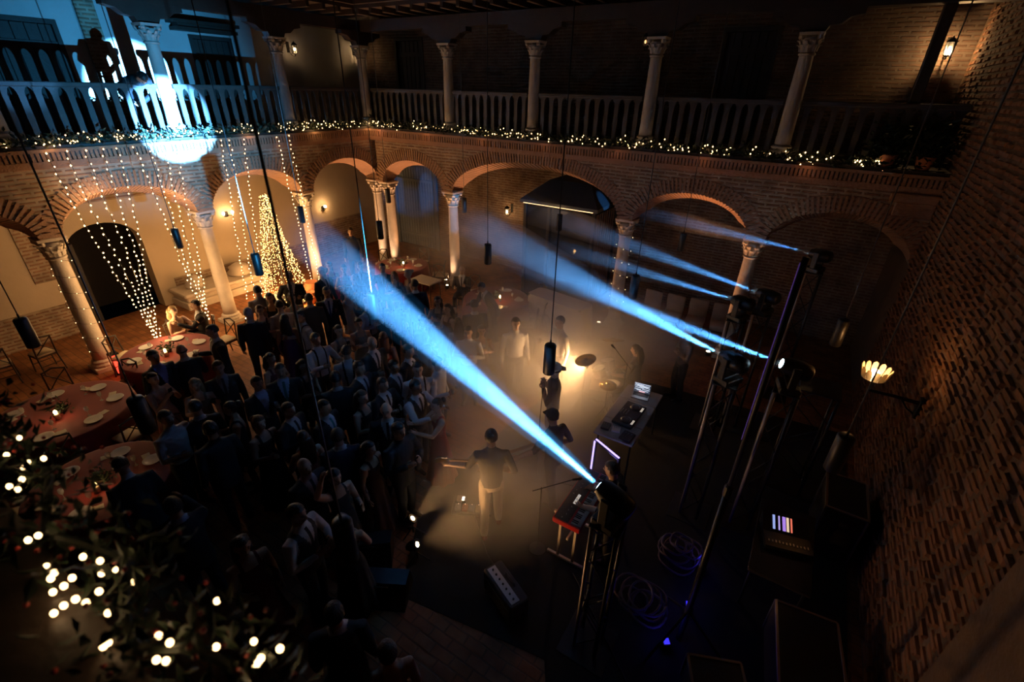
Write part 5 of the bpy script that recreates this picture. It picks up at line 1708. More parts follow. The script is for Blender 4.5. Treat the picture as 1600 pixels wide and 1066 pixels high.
def guitar(label, M, bodycol, bass=False):
    """local: body round the origin in the xz plane, neck to -x, strings face +y"""
    t = thing('electric_guitar', label, 'guitar', (0, 0, 0), 0, 'electric guitars')
    t.matrix_world = M
    L_ = 0.86 if bass else 0.66
    prof = [(0.20, 0.0), (0.19, 0.10), (0.12, 0.16), (0.03, 0.14), (-0.04, 0.11), (-0.12, 0.14), (-0.20, 0.16), (-0.16, 0.07), (-0.12, 0.03), (-0.12, -0.03), (-0.15, -0.09), (-0.20, -0.15), (-0.12, -0.14), (-0.03, -0.115), (0.05, -0.15), (0.13, -0.16), (0.19, -0.10)]
    MB().prism([(x, -0.02, z) for x, z in prof], (0, 0, 0), (0, 0.04, 0)).build('body', mat('guitar_' + ('bass' if bass else 'six'), bodycol, 0.25), t)
    MB().bbox(-0.12 - L_ + 0.12, -0.02, 0.008, 0.034, -0.026, 0.026, 0.006).build('neck', mat('maple_neck', (0.42, 0.25, 0.12), 0.4), t)
    x = -L_
    h = MB().prism([(x, 0.0, -0.03), (x, 0.0, 0.03), (x - 0.14, 0.0, 0.05), (x - 0.19, 0.0, 0.02), (x - 0.17, 0.0, -0.04)], (0, 0, 0), (0, 0.016, 0)).build('headstock', mat('maple_neck', (0.42, 0.25, 0.12), 0.4), t)
    for i in range(4 if bass else 6):
        MB().lathe([(0.008, 0), (0.012, 0.012), (0.008, 0.024)], (x - 0.02 - 0.026 * i, 0.008, 0.052), 8).build('tuner', M_CHROME, h)
    MB().box(-0.02, 0.0, 0.0205, 0.03, -0.04, 0.04).box(0.07, 0.09, 0.0205, 0.03, -0.04, 0.04).build('pickups', M_PANEL, t)
    s_ = MB()
    for i in range(6):
        s_.tube([(0.12, 0.036, -0.02 + 0.008 * i), (x - 0.05, 0.038, -0.02 + 0.008 * i)], 0.0012, 3)
    stuff(s_.build('strings', M_STEEL, t))
    return t

# ================================================================== people
import numpy as np
SKIN_MATS = [mat('skin_fair', (0.52, 0.32, 0.22), 0.55, var=0.08), mat('skin_tan', (0.42, 0.24, 0.15), 0.55, var=0.08), mat('skin_olive', (0.34, 0.19, 0.12), 0.55, var=0.08)]
M_EYE = mat('eye_and_lip', (0.05, 0.02, 0.018), 0.4)
M_SHOE = mat('black_shoe_leather', (0.012, 0.011, 0.011), 0.35)
HAIRC = {'black': (0.010, 0.008, 0.007), 'brown': (0.045, 0.024, 0.013), 'auburn': (0.12, 0.035, 0.012), 'blond': (0.32, 0.20, 0.09), 'grey': (0.30, 0.29, 0.28), 'white': (0.55, 0.54, 0.52)}


def cloth(c):
    return mat('cloth_%03d_%03d_%03d' % tuple(int(v * 500) for v in c), c, 0.8, var=0.12, scale=9, bump=0.25, bscale=26)


ARM = {
    'down': ((0.05, -0.03, -0.29), (0.07, 0.06, -0.55)),
    'drink': ((0.06, 0.05, -0.28), (-0.02, 0.29, -0.18)),
    'clap': ((0.09, 0.06, -0.26), (-0.13, 0.30, -0.12)),
    'phone': ((0.06, 0.14, -0.24), (-0.13, 0.31, 0.04)),
    'up': ((0.14, 0.10, 0.20), (0.08, 0.16, 0.46)),
    'reach': ((0.05, 0.22, -0.17), (-0.02, 0.46, -0.04)),
    'out': ((0.20, 0.04, -0.18), (0.34, 0.20, -0.02)),
    'pocket': ((0.13, -0.08, -0.25), (0.0, 0.06, -0.46)),
    'mic': ((0.08, 0.13, -0.26), (-0.13, 0.20, 0.05)),
    'neck': ((0.11, 0.10, -0.25), (0.40, 0.20, -0.28)),
    'strum': ((0.12, -0.06, -0.26), (-0.10, 0.17, -0.36)),
    'keys': ((0.04, 0.10, -0.27), (0.0, 0.36, -0.33)),
    'rail': ((0.10, 0.20, -0.20), (-0.12, 0.34, -0.34)),
    'fold': ((0.07, 0.05, -0.27), (-0.26, 0.18, -0.22)),
}
# pose: (right arm, left arm, legs)
POSE = {
    'stand': ('down', 'down', 'stand'), 'drink': ('drink', 'down', 'stand'), 'clap': ('clap', 'clap', 'stand'), 'phone': ('phone', 'phone', 'stand'),
    'cheer': ('up', 'drink', 'walk'), 'hug': ('reach', 'reach', 'stand'), 'dance': ('out', 'drink', 'walk'), 'pocket': ('pocket', 'drink', 'stand'),
    'mic': ('mic', 'mic', 'stand'), 'guitar': ('strum', 'neck', 'walk'), 'keys': ('keys', 'keys', 'stand'), 'drums': ('keys', 'keys', 'sit'),
    'rail': ('rail', 'rail', 'stand'), 'sit': ('drink', 'reach', 'sit'), 'fold': ('fold', 'fold', 'stand'), 'point': ('reach', 'down', 'stand'),
}


def ell(z, rx, ry, y=0.0, n=20, fold=0.0, k=9):
    return [((rx * (1 + fold * math.cos(k * 2 * PI * j / n))) * math.cos(2 * PI * j / n), y + (ry * (1 + fold * math.cos(k * 2 * PI * j / n))) * math.sin(2 * PI * j / n), z) for j in range(n)]


BODY = {}
HAIR = {}


def body_mesh(sex, outfit, pose, lean):
    key = (sex, outfit, pose, lean)
    top_is_tied = pose == 'stand'
    if key in BODY:
        return BODY[key]
    f = sex == 'f'
    ra, la, legs = POSE[pose]
    sit = legs == 'sit'
    dz = -0.42 if sit else 0.0
    cs, sn = math.cos(lean), math.sin(lean)

    def U(p):
        x, y, z = p
        return Vector((x, y * cs + (z - 0.95) * sn, 0.95 + (z - 0.95) * cs - y * sn + dz))

    mb = MB()
    sw = 0.165 if f else 0.192
    suit, dress = outfit in ('suit',), outfit in ('dress', 'gown')
    fat = 1.10 if suit else (1.03 if outfit in ('shirt', 'vest') else 1.0)
    if f:
        T = [(0.84, .14, .10), (0.92, .168, .115), (1.00, .150, .105), (1.10, .125, .092), (1.20, .135, .10), (1.28, .150, .118), (1.36, .155, .098), (1.42, .130, .078), (1.46, .065, .055), (1.50, .050, .050), (1.57, .048, .050)]
    else:
        T = [(0.82, .14, .10), (0.90, .158, .112), (1.00, .155, .108), (1.10, .155, .106), (1.20, .168, .112), (1.30, .185, .118), (1.38, .185, .105), (1.43, .150, .085), (1.47, .075, .065), (1.51, .060, .060), (1.58, .056, .060)]
    rings = []
    for z, rx, ry in T:
        k = fat if z < 1.44 else 1.0
        rings.append([U(q) for q in ell(z, rx * k, ry * k)])
    if suit:      # jacket skirt
        rings = [[U(q) for q in ell(0.76, .185, .135)], [U(q) for q in ell(0.80, .183, .132)]] + rings[1:]
    mb.loft(rings)
    segs = []      # (label, a, b, radius)

    def seg(lab, a, b, r):
        segs.append((lab, Vector(a), Vector(b), r))

    seg('torso', U((0, 0, 0.86)), U((0, 0, 1.40)), 0.13)
    seg('neck', U((0, 0, 1.47)), U((0, 0.01, 1.56)), 0.055)
    seg('head', U((0, 0.02, 1.60)), U((0, 0.02, 1.68)), 0.09)
    # head with jaw, nose and ears
    hc = U((0, 0.02, 1.645))
    k0 = len(mb.v)
    mb.ball((0, 0.018, 1.652), 1.0, 18, 12, 0, (.074, .094, .106))
    mb.ball((0, 0.036, 1.585), 1.0, 14, 8, 0, (.055, .064, .058))
    mb.ball((0, 0.112, 1.622), 1.0, 8, 6, 0, (.016, .024, .028))
    mb.ball((0.076, 0.008, 1.632), 1.0, 8, 6, 0, (.013, .024, .034))
    mb.ball((-0.076, 0.008, 1.632), 1.0, 8, 6, 0, (.013, .024, .034))
    mb.v[k0:] = [tuple(U(q)) for q in mb.v[k0:]]
    # arms
    hands = []
    at = 0.058 if f else 0.066
    if suit:
        at += 0.010
    for s_, nm in ((1, ra), (-1, la)):
        sh = Vector((s_ * sw, 0, 1.385))
        e = sh + Vector((ARM[nm][0][0] * s_, ARM[nm][0][1], ARM[nm][0][2]))
        w = sh + Vector((ARM[nm][1][0] * s_, ARM[nm][1][1], ARM[nm][1][2]))
        # keep true limb lengths
        e = sh + (e - sh).normalized() * 0.285
        w = e + (w - e).normalized() * 0.255
        inn = Vector((s_ * sw * 0.55, 0, 1.375))
        P = [U(inn), U(sh), U(sh.lerp(e, .5)), U(e), U(e.lerp(w, .5)), U(w)]
        R = [at, at, at * .88, at * .74, at * .66, at * .52]
        if suit:
            R[-1] = at * .60
        mb.rtube(P, R, 12)
        seg('uarm', P[1], P[3], at * .85)
        seg('farm', P[3], P[5], at * .62)
        hands.append((P[5], (P[5] - P[4]).normalized(), s_))
    # legs
    slim = 0.90 if f else 1.0
    tr = 1.12 if outfit in ('suit', 'shirt', 'vest', 'tee') else 1.0
    foot = []
    for s_ in (1, -1):
        if sit:
            P = [(s_ * .09, 0.0, .53), (s_ * .13, .24, .53), (s_ * .14, .42, .52), (s_ * .14, .43, .30), (s_ * .14, .42, .09)]
        else:
            fw = (0.13 * s_ if legs == 'walk' else 0.03 * s_)
            P = [(s_ * .085, 0, .90), (s_ * .095, fw * .5 + .02, .70), (s_ * .10, fw * .8 + .03, .49), (s_ * .105, fw * .9, .28), (s_ * .11, fw - .02, .09)]
        R = [.095 * slim, .085 * slim, .062 * slim * tr, .058 * slim * tr, (.056 if tr > 1 else .042)]
        mb.rtube(P, R, 12)
        seg('thigh', P[0], P[2], .08); seg('shin', P[2], P[4], .055)
        a = Vector(P[4])
        mb.rtube([(a.x, a.y - .05, .045), (a.x, a.y + .05, .050), (a.x + s_ * .015, a.y + .16, .036)], [.040, .043, .034], 10)
        seg('foot', (a.x, a.y - .05, .03), (a.x, a.y + .17, .03), .055)
    if dress:
        hem = 0.10 if outfit == 'gown' else 0.52
        R2 = [(1.06, .125, .095, 0), (0.98, .160, .118, .0), (0.90, .180, .135, .01), (0.72, .195, .165, .03), (0.55, .215, .190, .05)]
        if outfit == 'gown':
            R2 += [(0.30, .25, .23, .07), (hem, .29, .27, .09)]
        if not sit:
            mb.loft([[Vector(q) for q in ell(z, rx, ry, 0.01, 36, fo, 9)] for z, rx, ry, fo in R2[::-1]])
            seg('skirt', (0, 0, hem), (0, 0, 1.0), .20 if outfit != 'gown' else .24)
        else:
            seg('skirt', (0, .2, .55), (0, .35, .55), .16)
    me = mb.mesh('person_shape', SKIN_MATS[0])
    tmp = bpy.data.objects.new('tmp_person', me)
    COL.objects.link(tmp)
    rm = tmp.modifiers.new('r', 'REMESH')
    rm.mode = 'VOXEL'; rm.voxel_size = 0.013; rm.use_smooth_shade = True
    sm = tmp.modifiers.new('s', 'SMOOTH')
    sm.factor = 0.5; sm.iterations = 3
    dg = bpy.context.evaluated_depsgraph_get()
    ev = tmp.evaluated_get(dg)
    out = bpy.data.meshes.new_from_object(ev)
    bpy.data.objects.remove(tmp)
    nv = len(out.vertices)
    co = np.empty(nv * 3); out.vertices.foreach_get('co', co); co = co.reshape(-1, 3)
    li = np.empty(len(out.loops), dtype=np.int64); out.loops.foreach_get('vertex_index', li)
    if len(li) == 4 * len(out.polygons):
        li = li.reshape(-1, 4)
        cen = co[li].mean(axis=1); faces = li.tolist()
    else:
        faces = [list(p.vertices) for p in out.polygons]
        cen = np.array([co[q].mean(axis=0) for q in faces])
    best = np.full(len(faces), 9.0); lab = np.empty(len(faces), dtype=object)
    for nm, a, b, r in segs:
        a_, b_ = np.array(a), np.array(b); ab = b_ - a_
        t_ = np.clip(((cen - a_) @ ab) / (ab @ ab), 0, 1)
        d = np.linalg.norm(cen - (a_ + t_[:, None] * ab), axis=1) - r
        m_ = d < best
        best[m_] = d[m_]; lab[m_] = nm
    # back to the upright frame for cut lines
    zz = cen[:, 2] - dz - 0.95
    uy = cen[:, 1] * cs - zz * sn
    uz = 0.95 + cen[:, 1] * sn + zz * cs
    ux = np.abs(cen[:, 0])
    mi = np.ones(len(faces), dtype=int)
    for i in range(len(faces)):
        l = lab[i]; x, y, z = ux[i], uy[i], uz[i]
        if l == 'uarm' and x < sw - 0.05:
            l = 'torso'
        if l in ('head', 'neck'):
            k = 0
            if z < 1.495 and outfit in ('suit', 'shirt', 'vest'):
                k = 4
            elif z < 1.47 and outfit == 'tee':
                k = 1
        elif l == 'torso':
            k = 1
            if outfit == 'suit':
                vw = (z - 1.08) / 0.36 * 0.085
                if y > 0.0 and z > 1.08 and x < vw:
                    k = 5 if x < 0.020 else 4
                if z > 1.46 and x < 0.078:
                    k = 4
            elif outfit == 'vest':
                vw = (z - 1.15) / 0.3 * 0.09
                if y > 0 and z > 1.15 and x < vw:
                    k = 5 if x < 0.018 else 4
                if (z > 1.46 and x < 0.08) or x > 0.16:
                    k = 4
                if z < 0.93:
                    k = 2
            elif outfit == 'shirt':
                if abs(x - (0.085 if y > 0 else 0.05 + 0.08 * max(0, z - 1.0))) < 0.016 and z < 1.47:
                    k = 5
                elif y > 0 and x < 0.016 and z < 1.43 and top_is_tied:
                    k = 5
                if z < 0.96:
                    k = 2
            elif outfit == 'tee':
                if z < 0.90:
                    k = 2
            elif dress:
                if z > 1.345 and not (abs(x - 0.09) < 0.018):
                    k = 0
                if y < -0.02 and z > 1.22 and x < 0.07:
                    k = 0
            if z < 0.84 and outfit in ('vest', 'shirt', 'tee'):
                k = 2
        elif l == 'uarm':
            k = {'suit': 1, 'shirt': 1, 'vest': 4, 'tee': 1}.get(outfit, 0)
            if dress:
                k = 0
        elif l == 'farm':
            k = {'suit': 1, 'shirt': 1, 'vest': 4}.get(outfit, 0)
        elif l in ('thigh', 'shin'):
            k = 2
            if dress:
                k = 0
        elif l == 'skirt':
            k = 1
        else:
            k = 3
        mi[i] = k
    # hands with five fingers, eyes and mouth
    hb = MB()
    for P, d, s_ in hands:
        n_ = Vector((-s_, 0.15, 0.0)); n_ = (n_ - d * n_.dot(d)).normalized()
        w_ = d.cross(n_).normalized()
        if w_.z < 0 and abs(d.z) < 0.8:
            w_ = -w_
        k0 = P - d * 0.02
        hb.rtube([k0, P + d * 0.03, P + d * 0.085], [0.024, 0.036, 0.034], 10, 0, 0.45, n_)
        for q, ln in ((-0.027, .062), (-0.009, .074), (0.009, .070), (0.026, .056)):
            b0 = P + d * 0.085 + w_ * q
            hb.rtube([b0, b0 + d * ln * .5 + n_ * 0.006, b0 + d * ln * .85 + n_ * 0.026], [0.0095, 0.0085, 0.007], 6)
        tb = P + d * 0.025 + w_ * 0.032
        hb.rtube([tb, tb + d * 0.035 + w_ * 0.022 + n_ * 0.008, tb + d * 0.065 + w_ * 0.022 + n_ * 0.02], [0.011, 0.010, 0.008], 6)
    k0 = len(hb.v)
    for s_ in (1, -1):
        hb.ball((s_ * .030, .099, 1.652), 1.0, 8, 5, 6, (.012, .008, .007))
        hb.ball((s_ * .031, .100, 1.673), 1.0, 8, 4, 6, (.018, .007, .004))
    hb.ball((0, .096, 1.578), 1.0, 8, 4, 6, (.022, .008, .006))
    hb.v[k0:] = [tuple(U(q)) for q in hb.v[k0:]]
    off = nv
    V = [tuple(v) for v in co] + hb.v
    F = faces + [[off + i for i in q] for q in hb.f]
    K = list(mi) + [m_ if m_ else 0 for m_ in hb.m]
    fin = bpy.data.meshes.new('person')
    fin.from_pydata(V, [], F)
    for m_ in (SKIN_MATS[0], M_SHOE, M_SHOE, M_SHOE, M_SHOE, M_SHOE, M_EYE):
        fin.materials.append(m_)
    fin.polygons.foreach_set('material_index', K)
    fin.polygons.foreach_set('use_smooth', [True] * len(F))
    fin.update()
    bpy.data.meshes.remove(out)
    bpy.data.meshes.remove(me)
    BODY[key] = (fin, U, [h[0] + h[1] * 0.08 for h in hands])
    return BODY[key]


def hair_mesh(style, key, U):
    kk = (style,) + key
    if kk in HAIR:
        return HAIR[kk]
    mb = MB()
    rr = random.Random(len(style))
    c = Vector((0, 0.010, 1.662)); S = (.086, .104, .108)
    n, m = 18, 12
    P = {}
    for i in range(m + 1):
        a = -PI / 2 + PI * i / m
        for j in range(n):
            t_ = 2 * PI * j / n
            k = 1.0 + (0.10 * rr.random() if style == 'curly' else 0.02 * rr.random())
            P[i, j] = (c.x + S[0] * k * math.cos(a) * math.cos(t_), c.y + S[1] * k * math.cos(a) * math.sin(t_), c.z + S[2] * k * math.sin(a))
    for i in range(m):
        for j in range(n):
            q = [P[i, j], P[i, (j + 1) % n], P[i + 1, (j + 1) % n], P[i + 1, j]]
            d = sum((Vector(v) for v in q), Vector()) / 4 - c
            y, z = d.y / S[1], d.z / S[2]
            if y > 0.10 and z < 0.45 + 0.25 * (y - 0.5):
                continue
            if z < (-0.35 if style in ('short', 'bald', 'curly') else -0.7):
                continue
            if style == 'bald' and z > 0.10:
                continue
            mb.add(q, [(0, 1, 2, 3)])
    if style in ('long', 'wavy'):
        L_ = 1.24 if style == 'long' else 1.36
        rings = []
        for i in range(7):
            f_ = i / 6
            z = 1.69 - (1.69 - L_) * f_
            wv = 0.012 * math.sin(i * 2.1) if style == 'wavy' else 0
            rings.append(ell(z, .084 + .022 * math.sin(PI * f_) + wv, .050 + 0.012 * math.sin(PI * f_), -0.062 - 0.040 * min(1, f_ * 2) + (0.0), 16, 0.05, 6))
        mb.loft(rings[::-1])
    if style == 'bun':
        mb.ball((0, -.105, 1.70), .048, 12, 8)
    if style == 'pony':
        mb.rtube([(0, -.09, 1.70), (0, -.145, 1.66), (0, -.15, 1.50), (0, -.13, 1.38)], [.03, .034, .032, .014], 10)
    mb.v = [tuple(U(q)) for q in mb.v]
    me = mb.mesh('hair', M_SHOE, True)
    HAIR[kk] = me
    return me


def person(x, y, h, yaw, sex, outfit, pose, hair, skin, top, bottom, shirt, accent, label, lean=0.0, cap=None, group='guests at the party', z0=0.0, shoe=None):
    me, U, hands = body_mesh(sex, outfit, pose, lean)
    o = link('person', me)
    s_ = h / 1.75
    o.location = (x, y, z0); o.rotation_euler = (0, 0, yaw); o.scale = (s_, s_, s_)
    tag(o, label, 'person', group)
    mats = [SKIN_MATS[skin], cloth(top), cloth(bottom), shoe or M_SHOE, cloth(shirt), cloth(accent), M_EYE]
    for i, m_ in enumerate(mats):
        o.material_slots[i].link = 'OBJECT'
        o.material_slots[i].material = m_
    style, col = hair
    if style != 'none':
        hm = link('hair', hair_mesh(style, (sex, outfit, pose, lean), U), o)
        hm.material_slots[0].link = 'OBJECT'
        hm.material_slots[0].material = mat('hair_' + col, HAIRC[col], 0.5, var=0.3, scale=30, bump=0.4, bscale=60)
    if cap:
        cm = MB().lathe([(.098, 1.675), (.100, 1.70), (.085, 1.745), (.05, 1.772), (.004, 1.780)], (0, .008, 0), 18)
        sg = 1 if cap[1] == 'front' else -1
        cm.prism([(-.075, .085 * sg, 1.680), (-.05, .165 * sg, 1.672), (.05, .165 * sg, 1.672), (.075, .085 * sg, 1.680)], (0, 0, 0), (0, 0, .012))
        cm.v = [tuple(U(q)) for q in cm.v]
        cm.build('cap', cloth(cap[0]), o, True)
    R_ = Matrix.Translation((x, y, z0)) @ Matrix.Rotation(yaw, 4, 'Z') @ Matrix.Scale(s_, 4)
    return o, [R_ @ Vector(q) for q in hands]


